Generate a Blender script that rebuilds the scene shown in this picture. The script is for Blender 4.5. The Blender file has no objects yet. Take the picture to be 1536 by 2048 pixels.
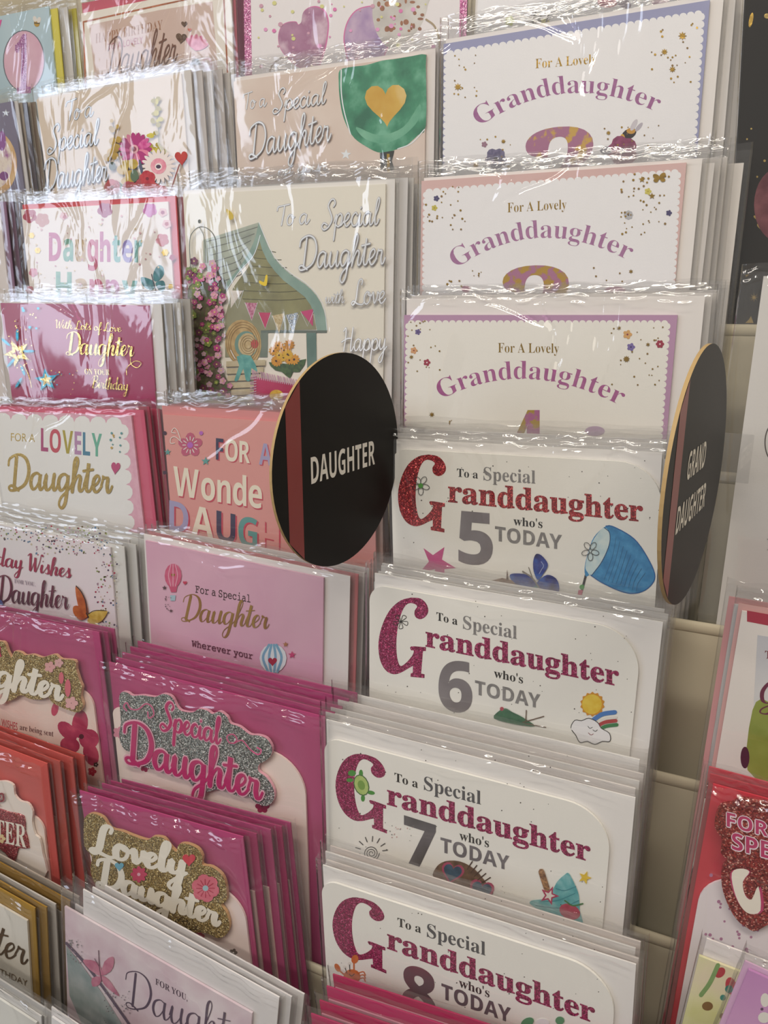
import bpy, math, random
from mathutils import Vector, Matrix
import numpy as np

# ---------------------------------------------------------------- camera, world, lights, exposure
S = bpy.context.scene
COL = S.collection
ZO = 1.40                       # height of the phone above the floor
F_PX, CX, CY = 1540.0, 768.0, 1024.0
HY, VPX = 600.0, -2600.0        # horizon row and the vanishing point of the rack's rows
_L = math.hypot(F_PX, CY - HY)
TH = math.atan(_L / (CX - VPX)); PI_ = math.atan((CY - HY) / F_PX)
FW = np.array([-math.sin(TH) * math.cos(PI_), math.cos(TH) * math.cos(PI_), -math.sin(PI_)])
RT = np.array([math.cos(TH), math.sin(TH), 0.0])
UP = np.cross(RT, FW)
cam = bpy.data.cameras.new('camera'); camo = bpy.data.objects.new('camera', cam); COL.objects.link(camo)
cam.sensor_fit = 'VERTICAL'; cam.sensor_height = 24.0; cam.lens = 24.0 * F_PX / 2048.0
cam.clip_start = 0.01
camo.matrix_world = Matrix(((RT[0], UP[0], -FW[0], 0), (RT[1], UP[1], -FW[1], 0), (RT[2], UP[2], -FW[2], ZO), (0, 0, 0, 1)))
S.camera = camo
def ray(x, y): return (x - CX) * RT + (CY - y) * UP + F_PX * FW
def prj(P):
    P = np.array(P, float); d = P @ FW
    return (CX + F_PX * (P @ RT) / d, CY - F_PX * (P @ UP) / d)

w = bpy.data.worlds.new('shop_air'); S.world = w; w.use_nodes = True
w.node_tree.nodes['Background'].inputs[0].default_value = (1.0, 0.95, 0.89, 1)
w.node_tree.nodes["Background"].inputs[1].default_value = 0.30
def area(name, loc, target, sx, sy, power, col):
    l = bpy.data.lights.new(name, 'AREA'); l.shape = 'RECTANGLE'; l.size = sx; l.size_y = sy; l.energy = power; l.color = col
    o = bpy.data.objects.new(name, l); COL.objects.link(o); o.location = loc
    o.rotation_euler = (Vector(target) - Vector(loc)).to_track_quat('-Z', 'Y').to_euler(); return o
# two rows of ceiling tubes over the aisle, and the shop window down the aisle to the left
area('ceiling_tube_light', (0.15, -0.35, ZO + 1.15), (0.15, -0.30, ZO), 1.5, 0.10, 26, (1.0, 0.93, 0.82))
area('ceiling_tube_light', (-0.6, -1.30, ZO + 1.20), (-0.3, 0.5, ZO), 1.5, 0.14, 22, (1.0, 0.93, 0.82))
area('shop_window_light', (-3.1, -1.75, ZO + 0.45), (-0.4, 0.5, ZO), 1.5, 1.5, 42, (0.74, 0.83, 1.0))
S.view_settings.view_transform = 'Standard'; S.view_settings.look = 'None'; S.view_settings.gamma = 1
S.view_settings.exposure = -0.44; S.view_settings.use_curve_mapping = False
try:
    S.cycles.transparent_max_bounces = 24; S.cycles.max_bounces = 6; S.cycles.caustics_reflective = False; S.cycles.caustics_refractive = False
    S.cycles.use_denoising = True; S.cycles.sample_clamp_indirect = 4
except Exception: pass
RND = random.Random(7)

# ---------------------------------------------------------------- materials
def lin(h, k=1.0):
    h = h.lstrip('#'); o = []
    for i in (0, 2, 4):
        c = int(h[i:i + 2], 16) / 255; o.append((c / 12.92 if c < .04045 else ((c + .055) / 1.055) ** 2.4) * k)
    return (*o, 1)
_M = {}
def newmat(n):
    m = bpy.data.materials.new(n); m.use_nodes = True
    return m, m.node_tree.nodes, m.node_tree.links, m.node_tree.nodes['Principled BSDF']
def ink(h, rough=.45, metal=0.0, spec=.35):
    k = ('ink', h, rough, metal)
    if k not in _M:
        m, N, L, B = newmat('ink_' + h.lstrip('#'))
        B.inputs['Base Color'].default_value = lin(h); B.inputs['Roughness'].default_value = rough
        B.inputs['Metallic'].default_value = metal; B.inputs['Specular IOR Level'].default_value = spec
        _M[k] = m
    return _M[k]
def wash(h1, h2, scale=60, rough=.5, h3=None, sharp=.15, metal=0, bump=0):
    """watercolour: two or three tones mixed by noise"""
    k = ('wash', h1, h2, h3, scale, rough, sharp, metal)
    if k not in _M:
        m, N, L, B = newmat('wash_' + h1.lstrip('#'))
        t = N.new('ShaderNodeTexCoord'); n = N.new('ShaderNodeTexNoise'); n.inputs['Scale'].default_value = scale; n.inputs['Detail'].default_value = 4
        r = N.new('ShaderNodeValToRGB'); r.color_ramp.elements[0].position = .5 - sharp; r.color_ramp.elements[1].position = .5 + sharp
        r.color_ramp.elements[0].color = lin(h1); r.color_ramp.elements[1].color = lin(h2)
        if h3: e = r.color_ramp.elements.new(.5); e.color = lin(h3)
        L.new(t.outputs['Object'], n.inputs['Vector']); L.new(n.outputs[0], r.inputs[0]); L.new(r.outputs[0], B.inputs['Base Color'])
        B.inputs['Roughness'].default_value = rough; B.inputs['Metallic'].default_value = metal; B.inputs['Specular IOR Level'].default_value = .35
        if bump:
            b = N.new('ShaderNodeBump'); b.inputs['Strength'].default_value = bump; b.inputs['Distance'].default_value = .0004
            L.new(n.outputs[0], b.inputs['Height']); L.new(b.outputs[0], B.inputs['Normal'])
        _M[k] = m
    return _M[k]
def paper(h, rough=.55):
    k = ('paper', h, rough)
    if k not in _M:
        m, N, L, B = newmat('paper_' + h.lstrip('#'))
        t = N.new('ShaderNodeTexCoord'); n = N.new('ShaderNodeTexNoise'); n.inputs['Scale'].default_value = 900; n.inputs['Detail'].default_value = 3
        b = N.new('ShaderNodeBump'); b.inputs['Strength'].default_value = .25; b.inputs['Distance'].default_value = .0002
        L.new(t.outputs['Object'], n.inputs['Vector']); L.new(n.outputs[0], b.inputs['Height']); L.new(b.outputs[0], B.inputs['Normal'])
        B.inputs['Base Color'].default_value = lin(h); B.inputs['Roughness'].default_value = rough; B.inputs['Specular IOR Level'].default_value = .3
        _M[k] = m
    return _M[k]
def glitter(h1, h2, h3='#fff6e0', scale=2600):
    k = ('glit', h1, h2, scale)
    if k not in _M:
        m, N, L, B = newmat('glitter_' + h1.lstrip('#'))
        t = N.new('ShaderNodeTexCoord'); v = N.new('ShaderNodeTexVoronoi'); v.inputs['Scale'].default_value = scale
        r = N.new('ShaderNodeValToRGB'); r.color_ramp.interpolation = 'CONSTANT'
        r.color_ramp.elements[0].color = lin(h1); r.color_ramp.elements[1].position = .45; r.color_ramp.elements[1].color = lin(h2)
        e = r.color_ramp.elements.new(.86); e.color = lin(h3)  # palest flakes: sparkle painted into the base colour
        s = N.new('ShaderNodeSeparateColor')
        L.new(t.outputs['Object'], v.inputs['Vector']); L.new(v.outputs['Color'], s.inputs[0]); L.new(s.outputs[0], r.inputs[0]); L.new(r.outputs[0], B.inputs['Base Color'])
        mp = N.new('ShaderNodeVectorMath'); mp.operation = 'SUBTRACT'; mp.inputs[1].default_value = (.5, .5, .5)
        L.new(v.outputs['Color'], mp.inputs[0])
        sc = N.new('ShaderNodeVectorMath'); sc.operation = 'SCALE'; sc.inputs['Scale'].default_value = .9; L.new(mp.outputs[0], sc.inputs[0])
        g = N.new('ShaderNodeNewGeometry'); ad = N.new('ShaderNodeVectorMath'); L.new(g.outputs['Normal'], ad.inputs[0]); L.new(sc.outputs[0], ad.inputs[1])
        nm = N.new('ShaderNodeVectorMath'); nm.operation = 'NORMALIZE'; L.new(ad.outputs[0], nm.inputs[0]); L.new(nm.outputs[0], B.inputs['Normal'])
        B.inputs['Metallic'].default_value = .3; B.inputs['Roughness'].default_value = .3
        _M[k] = m
    return _M[k]
def foil(h, rough=.28):
    k = ('foil', h, rough)
    if k not in _M:
        m, N, L, B = newmat('foil_' + h.lstrip('#'))
        t = N.new('ShaderNodeTexCoord'); n = N.new('ShaderNodeTexNoise'); n.inputs['Scale'].default_value = 260; n.inputs['Detail'].default_value = 2
        b = N.new('ShaderNodeBump'); b.inputs['Strength'].default_value = .5; b.inputs['Distance'].default_value = .0006
        L.new(t.outputs['Object'], n.inputs['Vector']); L.new(n.outputs[0], b.inputs['Height']); L.new(b.outputs[0], B.inputs['Normal'])
        B.inputs['Base Color'].default_value = lin(h); B.inputs['Roughness'].default_value = rough; B.inputs['Metallic'].default_value = .75
        _M[k] = m
    return _M[k]
def film(name, bump=.5, haze=.03, ior=1.55, scale=34, rough=.08, gain=2.3):
    m = bpy.data.materials.new(name); m.use_nodes = True; N = m.node_tree.nodes; L = m.node_tree.links
    for n in list(N): N.remove(n)
    o = N.new('ShaderNodeOutputMaterial'); tr = N.new('ShaderNodeBsdfTransparent'); gl = N.new('ShaderNodeBsdfGlossy'); df = N.new('ShaderNodeBsdfDiffuse')
    tr.inputs[0].default_value = (.985, .985, .985, 1); gl.inputs['Roughness'].default_value = rough; df.inputs[0].default_value = (.8, .78, .78, 1)
    t = N.new('ShaderNodeTexCoord'); mp = N.new('ShaderNodeMapping'); mp.inputs['Scale'].default_value = (1.0, 1.0, .45)
    n1 = N.new('ShaderNodeTexNoise'); n1.inputs['Scale'].default_value = scale; n1.inputs['Detail'].default_value = 3; n1.inputs['Distortion'].default_value = 1.2
    g = N.new('ShaderNodeNewGeometry')
    b = N.new('ShaderNodeBump'); b.inputs['Strength'].default_value = bump; b.inputs['Distance'].default_value = .006
    L.new(g.outputs['Position'], mp.inputs[0]); L.new(mp.outputs[0], n1.inputs['Vector']); L.new(n1.outputs[0], b.inputs['Height'])
    L.new(b.outputs[0], gl.inputs['Normal'])
    def mth(op, x, y=None, cl=False):
        q = N.new('ShaderNodeMath'); q.operation = op; q.use_clamp = cl
        for i, v in enumerate((x, y)):
            if v is None: continue
            if isinstance(v, (int, float)): q.inputs[i].default_value = v
            else: L.new(v, q.inputs[i])
        return q.outputs[0]
    dt = N.new('ShaderNodeVectorMath'); dt.operation = 'DOT_PRODUCT'; L.new(g.outputs['Incoming'], dt.inputs[0]); L.new(b.outputs[0], dt.inputs[1])
    f0 = ((ior - 1) / (ior + 1)) ** 2 * gain
    sch = mth('ADD', mth('MULTIPLY', mth('POWER', mth('SUBTRACT', 1.0, mth('ABSOLUTE', dt.outputs['Value']), True), 5.0), .8), f0, True)
    m1 = N.new('ShaderNodeMixShader'); m2 = N.new('ShaderNodeMixShader'); m1.inputs[0].default_value = haze
    L.new(tr.outputs[0], m1.inputs[1]); L.new(df.outputs[0], m1.inputs[2])
    L.new(sch, m2.inputs[0]); L.new(m1.outputs[0], m2.inputs[1]); L.new(gl.outputs[0], m2.inputs[2])
    L.new(m2.outputs[0], o.inputs[0]); return m
FILM = film('clear_cellophane', bump=.10, haze=.02, scale=20); FILM_C = film('crinkled_cellophane', bump=.30, haze=.025, scale=24)
ACRYL = film('clear_acrylic', bump=0, haze=.05, ior=1.5, rough=.03)
GOLD = foil('#c9a44a'); GOLDL = foil('#e8c878', .22); SILV = foil('#d4d8dc', .25); COPPER = foil('#a9623f'); STEEL = foil('#9a98a0', .35)

# ---------------------------------------------------------------- mesh helpers
def link_mesh(name, V, Fc, mats, fm=None, parent=None, smooth=False):
    me = bpy.data.meshes.new(name); me.from_pydata([tuple(map(float, v)) for v in V], [], Fc)
    for m in mats: me.materials.append(m)
    if fm is not None: me.polygons.foreach_set('material_index', fm)
    if smooth: me.polygons.foreach_set('use_smooth', [True] * len(me.polygons))
    me.update(); o = bpy.data.objects.new(name, me); COL.objects.link(o); o.parent = parent; return o
def empty(name, loc, rot, label, cat, group=None):
    o = bpy.data.objects.new(name, None); COL.objects.link(o); o.location = loc; o.rotation_euler = rot
    o.empty_display_size = .02; o['label'] = label; o['category'] = cat
    if group: o['group'] = group
    return o
def box(V, Fc, x0, x1, y0, y1, z0, z1):
    b = len(V)
    V += [(x0, y0, z0), (x1, y0, z0), (x1, y1, z0), (x0, y1, z0), (x0, y0, z1), (x1, y0, z1), (x1, y1, z1), (x0, y1, z1)]
    Fc += [(b, b + 3, b + 2, b + 1), (b + 4, b + 5, b + 6, b + 7), (b, b + 1, b + 5, b + 4), (b + 1, b + 2, b + 6, b + 5), (b + 2, b + 3, b + 7, b + 6), (b + 3, b, b + 4, b + 7)]
def spline(P, n=6, closed=False):
    P = [np.array(p, float) for p in P]; N = len(P); out = []
    if N < 3 and not closed: return P
    rng = range(N) if closed else range(N - 1)
    for i in rng:
        p1, p2 = P[i], P[(i + 1) % N]
        p0 = P[i - 1] if (closed or i > 0) else 2 * p1 - p2
        p3 = P[(i + 2) % N] if (closed or i + 2 < N) else 2 * p2 - p1
        for k in range(n):
            t = k / n
            out.append(.5 * ((2 * p1) + (-p0 + p2) * t + (2 * p0 - 5 * p1 + 4 * p2 - p3) * t * t + (-p0 + 3 * p1 - 3 * p2 + p3) * t ** 3))
    if not closed: out.append(P[-1])
    return out
def prism(V, Fc, pts, y0, y1):
    """pts (x,z) outline from y0 (front) to y1 (back)"""
    b = len(V); n = len(pts)
    V += [(p[0], y0, p[1]) for p in pts] + [(p[0], y1, p[1]) for p in pts]
    Fc.append(tuple(range(b, b + n))); Fc.append(tuple(range(b + 2 * n - 1, b + n - 1, -1)))
    for i in range(n): j = (i + 1) % n; Fc.append((b + i, b + n + i, b + n + j, b + j))
def round_rect(x0, x1, z0, z1, rl=0, rr=0):
    P = [(x0, z0), (x1, z0)]
    if rr: P += [(x1 - rr + rr * math.cos(a), z1 - rr + rr * math.sin(a)) for a in [math.pi / 2 * i / 10 for i in range(11)]]
    else: P.append((x1, z1))
    if rl: P += [(x0 + rl + rl * math.cos(a), z1 - rl + rl * math.sin(a)) for a in [math.pi / 2 + math.pi / 2 * i / 8 for i in range(9)]]
    else: P.append((x0, z1))
    return P

# ---------------------------------------------------------------- lettering
def _conv(s, U, Lo, D):
    o = ''
    for c in s:
        if 'A' <= c <= 'Z': o += chr(U + ord(c) - 65)
        elif 'a' <= c <= 'z': o += chr(Lo + ord(c) - 97)
        elif '0' <= c <= '9': o += chr(D + ord(c) - 48)
        else: o += c
    return o
STY = {'serif': (0x1D400, 0x1D41A, 0x1D7CE, 0.0), 'thin': (0x1D400, 0x1D41A, 0x1D7CE, -.008), 'sans': None, 'fat': (0x1D5D4, 0x1D5EE, 0x1D7EC, .012),
       'bold': (0x1D5D4, 0x1D5EE, 0x1D7EC, 0.0), 'semi': (0x1D5D4, 0x1D5EE, 0x1D7EC, .006), 'type': (0x1D670, 0x1D68A, 0x1D7F6, .006), 'heavy': (0x1D400, 0x1D41A, 0x1D7CE, .014)}
_G = {}
def glyphs(s, style):
    k = (s, style)
    if k in _G: return _G[k]
    st = STY[style]; c = bpy.data.curves.new('t', 'FONT'); c.body = _conv(s, *st[:3]) if st else s
    c.offset = st[3] if st else 0; c.resolution_u = 3
    o = bpy.data.objects.new('t', c); me = o.to_mesh()
    V = np.array([v.co[:2] for v in me.vertices]) if len(me.vertices) else np.zeros((0, 2)); Fc = [tuple(p.vertices) for p in me.polygons]
    o.to_mesh_clear(); bpy.data.objects.remove(o); bpy.data.curves.remove(c)
    if len(V): V[:, 0] -= V[:, 0].min()
    _G[k] = (V, Fc); return _G[k]
def cap(style): return glyphs('H', style)[0][:, 1].max()
_b = [(7.5, 9), (5, 10), (1.8, 8.2), (.8, 4), (2.5, .5), (5, 1.5), (7.3, 5.5), (8, 9.5)]
SC = {
 'a': (11, [_b + [(7.5, 4), (8.3, .5), (10, 1), (12, 4)]]),
 'b': (9, [[(0, 3), (3.5, 11), (5, 18), (3.8, 20), (2.2, 16), (1.5, 4), (3.2, .4), (6.3, 2), (6.8, 7), (5, 9), (4.5, 7), (9, 7)]]),
 'c': (7.5, [[(6.5, 8.3), (4.8, 10), (2, 8), (1, 4), (3, .5), (6, 1), (8, 4)]]),
 'd': (11, [_b + [(8.6, 20)], [(8.6, 20), (7.6, 4), (8.4, .5), (10, 1), (12, 4)]]),
 'e': (7.5, [[(0, 3), (4, 5), (6, 8), (4.5, 10), (2, 8), (1.3, 4), (3, .5), (5.5, 1), (8, 4)]]),
 'f': (7, [[(0, 2), (4.5, 10), (6.5, 18), (5, 20), (3.3, 16), (2.5, 0), (2.2, -9), (4, -9.5), (5, -4), (3.5, 1), (8, 4)]]),
 'g': (10.5, [_b + [(7.5, 0), (6.5, -7), (4, -10), (1.8, -8), (3, -4), (7, -.5), (11, 3.5)]]),
 'h': (10, [[(0, 3), (3, 10), (5, 17), (4, 20), (2.3, 17), (1.8, 8), (1.2, 0)], [(1.2, 0), (3, 6), (5.5, 9.5), (7.2, 8), (6.5, 3), (7.3, .5), (9, 1), (10.5, 4)]]),
 'i': (5, [[(0, 4), (1.8, 9.5), (1.3, 4), (2.2, .5), (4, 1.2), (5.5, 4)], [(2.2, 13), (2.4, 13.8)]]),
 'l': (5.5, [[(0, 3), (3.5, 11), (5, 18), (3.8, 20), (2.3, 16), (1.8, 5), (2.6, .6), (4.5, 1.2), (6, 4)]]),
 'n': (10, [[(0, 5), (1.5, 9.5), (1.4, 5), (1.2, 0)], [(1.2, 0), (3, 6), (5.5, 9.5), (7, 8), (6.5, 3), (7.3, .5), (9, 1), (10.5, 4)]]),
 'o': (8.5, [[(5.5, 9.6), (3, 9.6), (1, 6), (1.8, 1.5), (4.5, .3), (7, 3), (7.2, 7.5), (5.5, 9.6), (5.2, 7.8), (7, 6.9), (9, 7.5)]]),
 'p': (9.5, [[(0, 4), (2, 9.5), (1.5, 0), (1, -9.5)], [(1.5, 2), (3, 7.5), (5.8, 9.8), (8, 7), (7, 2), (4.5, .3), (2, 1.8)], [(6, .8), (8, 1.6), (9.8, 4)]]),
 'r': (8, [[(0, 4), (1.8, 9.8), (1.7, 8.8), (3.5, 8.8), (5, 8.4), (4.6, 4), (5.5, .5), (7.2, 1.2), (8.5, 4)]]),
 's': (7, [[(0, 3), (4, 10), (4.2, 10.5), (4.2, 7), (5.5, 3), (4, .3), (1.5, 1)], [(4.5, .5), (6, 1), (7.5, 4)]]),
 't': (6, [[(0, 4), (2.5, 12), (3.2, 17), (2.6, 10), (2, 3), (3, .5), (5, 1), (6.5, 4)], [(-.8, 12.3), (6.8, 13.4)]]),
 'u': (10.5, [[(0, 4), (1.6, 9.5), (1.2, 4), (2.2, .5), (4.5, 1), (7, 5), (7.8, 9.5)], [(7.8, 9.5), (7.2, 4), (8, .5), (9.5, 1), (11, 4)]]),
 'v': (8, [[(0, 6.5), (1.8, 9.5), (2.8, 5), (4, .5), (6.5, 5), (6.6, 9.4), (8.5, 8)]]),
 'w': (12, [[(0, 6), (1.5, 9.5), (1.5, 3), (3, .4), (5.5, 3), (6.3, 9), (6.3, 3), (8, .4), (10.5, 4), (10.5, 9.5), (12.5, 8)]]),
 'y': (9.5, [[(0, 4), (1.5, 9.5), (1.3, 4), (3, .8), (6, 3.5), (7.3, 9.5)], [(7.3, 9.5), (6.8, 0), (5.5, -8), (3, -10), (1.5, -7.5), (4, -3.5), (10, 3)]]),
 'D': (14.5, [[(3.5, 19), (3, 10), (2.5, 1)], [(-2.5, 14), (-1.5, 18), (5, 20.5), (11, 18), (13.5, 11), (11, 3.5), (5, 0), (0, -.8), (-1.5, 1), (1, 2), (6, -.5)]]),
 'S': (11, [[(9, 15.5), (10.5, 18), (8.5, 20.8), (5.5, 20), (3.5, 16), (6, 11.5), (8.5, 6), (5.5, .5), (1, -1.5), (-1.5, 1), (.5, 3.5), (4, 2)]]),
 'T': (9, [[(-2.5, 14.5), (-1.5, 18), (3, 18.8), (11, 20)], [(5.5, 19.2), (5, 10), (4, .5)]]),
 'L': (11, [[(8, 16), (8.5, 19), (6.5, 20.3), (4.4, 18), (3.6, 12), (3, 4), (.5, 0), (-1.4, 1.4), (.6, 3), (5, .8), (10, 0), (12, 1.5)]]),
 'H': (13, [[(-.5, 17), (2, 19.5), (2.5, 12), (1.5, .5)], [(10.5, 19.5), (9.6, 10), (9.5, 1), (11, .8), (13, 4)], [(-2, 8), (4, 10.5), (10, 11)]]),
 'W': (15, [[(-1, 17), (2, 19.5), (2.8, 10), (4, 0), (7.5, 12), (8, 16), (8.5, 8), (10, 0), (13.5, 12), (14.5, 20), (16.5, 19)]]),
 'B': (12, [[(3, 19), (2.3, 10), (1.5, 0)], [(-2, 15), (2, 20), (8.5, 19.8), (9, 13.5), (4, 11), (9.5, 9.5), (10.5, 4), (6, 0), (0, .8)]]),
 'G': (13, [[(9, 16), (8.5, 19.5), (5, 20), (1.5, 12), (2.5, 4), (6.5, 3), (9, 8), (9.6, 11), (9.3, 0), (6.5, -6), (2, -6), (3, -2), (11, 4)]]),
 ',': (3, [[(1.5, 1), (.8, -2.5)]]), ' ': (6, [])}
def ribbon(P, wid, contrast=0, capn=6):
    P = [np.array(p, float) for p in P]; V = []; Fc = []; n = len(P)
    if n < 2: return V, Fc
    W = []
    for i in range(n):
        t = P[min(i + 1, n - 1)] - P[max(i - 1, 0)]; t = t / (np.linalg.norm(t) + 1e-9)
        ww = wid * (1 - contrast + contrast * (max(-t[1], 0) ** 1.3 * 1.15 + .05)) / 2
        W.append(ww); nn = np.array([-t[1], t[0]]); V += [P[i] + nn * ww, P[i] - nn * ww]
    for i in range(n - 1): Fc.append((2 * i, 2 * i + 2, 2 * i + 3, 2 * i + 1))
    for i in (0, n - 1):
        b = len(V); V += [P[i] + W[i] * np.array([math.cos(a), math.sin(a)]) for a in [2 * math.pi * k / capn for k in range(capn)]]; Fc.append(tuple(range(b, b + capn)))
    return V, Fc
def script_mesh(s, wid, contrast, slant=.12):
    x = 0; V = []; Fc = []
    for c in s:
        adv, st = SC[c]
        for q in st:
            P = spline([(p[0] + x + slant * p[1], p[1]) for p in q], 4)
            v, f = ribbon(P, wid, contrast); b = len(V); V += v; Fc += [tuple(i + b for i in k) for k in f]
        x += adv
    return np.array(V), Fc, x

# ---------------------------------------------------------------- packages: a card in its envelope and clear sleeve
def row_y(j): return .526 - .032 * (j - 1)
_SL = []
def unit_sleeve(seed, nx=84, amp=.0007, thick=.0052, ncrease=3, ca=.0007, ripple=.0009):
    """open-topped bag, x -0.5..0.5, z 0..1 (about 0.17 x 0.22 m); soft wrinkles, a few sharp creases and a rippled top seam"""
    R = np.random.RandomState(seed + 1)
    zs = np.concatenate([np.linspace(0, .5, 10, endpoint=False), np.linspace(.5, .90, 50, endpoint=False), np.linspace(.90, 1, 34)])
    xs = np.concatenate([[-.5, -.4985], np.linspace(-.49, .49, nx), [.4985, .5]])
    X, Zz = np.meshgrid(xs, zs); xm, zm = X * .17, Zz * .22; Y = np.zeros_like(X)
    for _ in range(7): Y += R.uniform(.3, 1) * np.sin(R.uniform(3, 20) * X + R.uniform(2, 14) * Zz + R.uniform(0, 6.3)) * amp * .45
    for _ in range(ncrease):                      # creases run out of the top corners and the seam
        x0 = R.uniform(-.08, .08); z0 = .222; an = R.uniform(-2.7, -.45); cu = R.uniform(-6, 6); L_ = R.uniform(.03, .09)
        u = (xm - x0) * math.cos(an) + (zm - z0) * math.sin(an); v = -(xm - x0) * math.sin(an) + (zm - z0) * math.cos(an) + cu * u * u + .0012 * np.sin(160 * u)
        Y += ca * R.choice([-1, 1]) * np.exp(-(v / .0016) ** 2) * np.clip(u / .01, 0, 1) * np.clip((L_ - u) / .02, 0, 1)
    tz = np.clip((zm - .2085) / .006, 0, 1)
    mod = .5 + .5 * np.sin(R.uniform(20, 40) * X + R.uniform(0, 6)) * np.sin(R.uniform(60, 90) * X)
    ph = 2.2 * np.sin(R.uniform(10, 25) * X + R.uniform(0, 6)) + 1.1 * np.sin(R.uniform(40, 70) * X + R.uniform(0, 6))
    Y += ripple * tz * mod * np.sin(zm / .0042 * 6.283 + ph) + tz * .0005 * np.sin(R.uniform(30, 60) * X + 2)
    edge = np.clip((.5 - np.abs(X)) / .03, 0, 1); Y *= edge
    Y = np.where(np.abs(X) > .4999, thick, Y - .0001)
    Zo = Zz + .0025 * np.sin(R.uniform(12, 40) * X) * (Zz > .999)
    n, w_ = X.shape
    V = list(zip(X.ravel().tolist(), Y.ravel().tolist(), Zo.ravel().tolist()))
    Fc = [(i * w_ + k, i * w_ + k + 1, (i + 1) * w_ + k + 1, (i + 1) * w_ + k) for i in range(n - 1) for k in range(w_ - 1)]
    b = len(V); V += [(-.5, thick, 0), (.5, thick, 0), (.5, thick, .985), (-.5, thick, .985)]; Fc.append((b, b + 3, b + 2, b + 1))
    me = bpy.data.meshes.new('sleeve'); me.from_pydata(V, [], Fc); me.polygons.foreach_set('use_smooth', [True] * len(Fc)); me.update()
    return me
for _i in range(6):
    me = unit_sleeve(_i); me.materials.append(FILM if _i < 4 else FILM_C)
    _SL.append(me)
_CR = []
for _i in range(3): me = unit_sleeve(50 + _i, amp=.0013, ncrease=6, ca=.0013, ripple=.0012); me.materials.append(FILM_C); _CR.append(me)
_BACK = {}
def shared_box(name, mat):
    k = (name, mat.name)
    if k not in _BACK:
        V, Fc = [], []; box(V, Fc, -.5, .5, 0, .0012, 0, 1); me = bpy.data.meshes.new(name); me.from_pydata(V, [], Fc); me.materials.append(mat); me.update(); _BACK[k] = me
    return _BACK[k]
def add_shared(name, me, parent, loc, scl):
    o = bpy.data.objects.new(name, me); COL.objects.link(o); o.parent = parent; o.location = loc; o.scale = scl; return o

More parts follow.
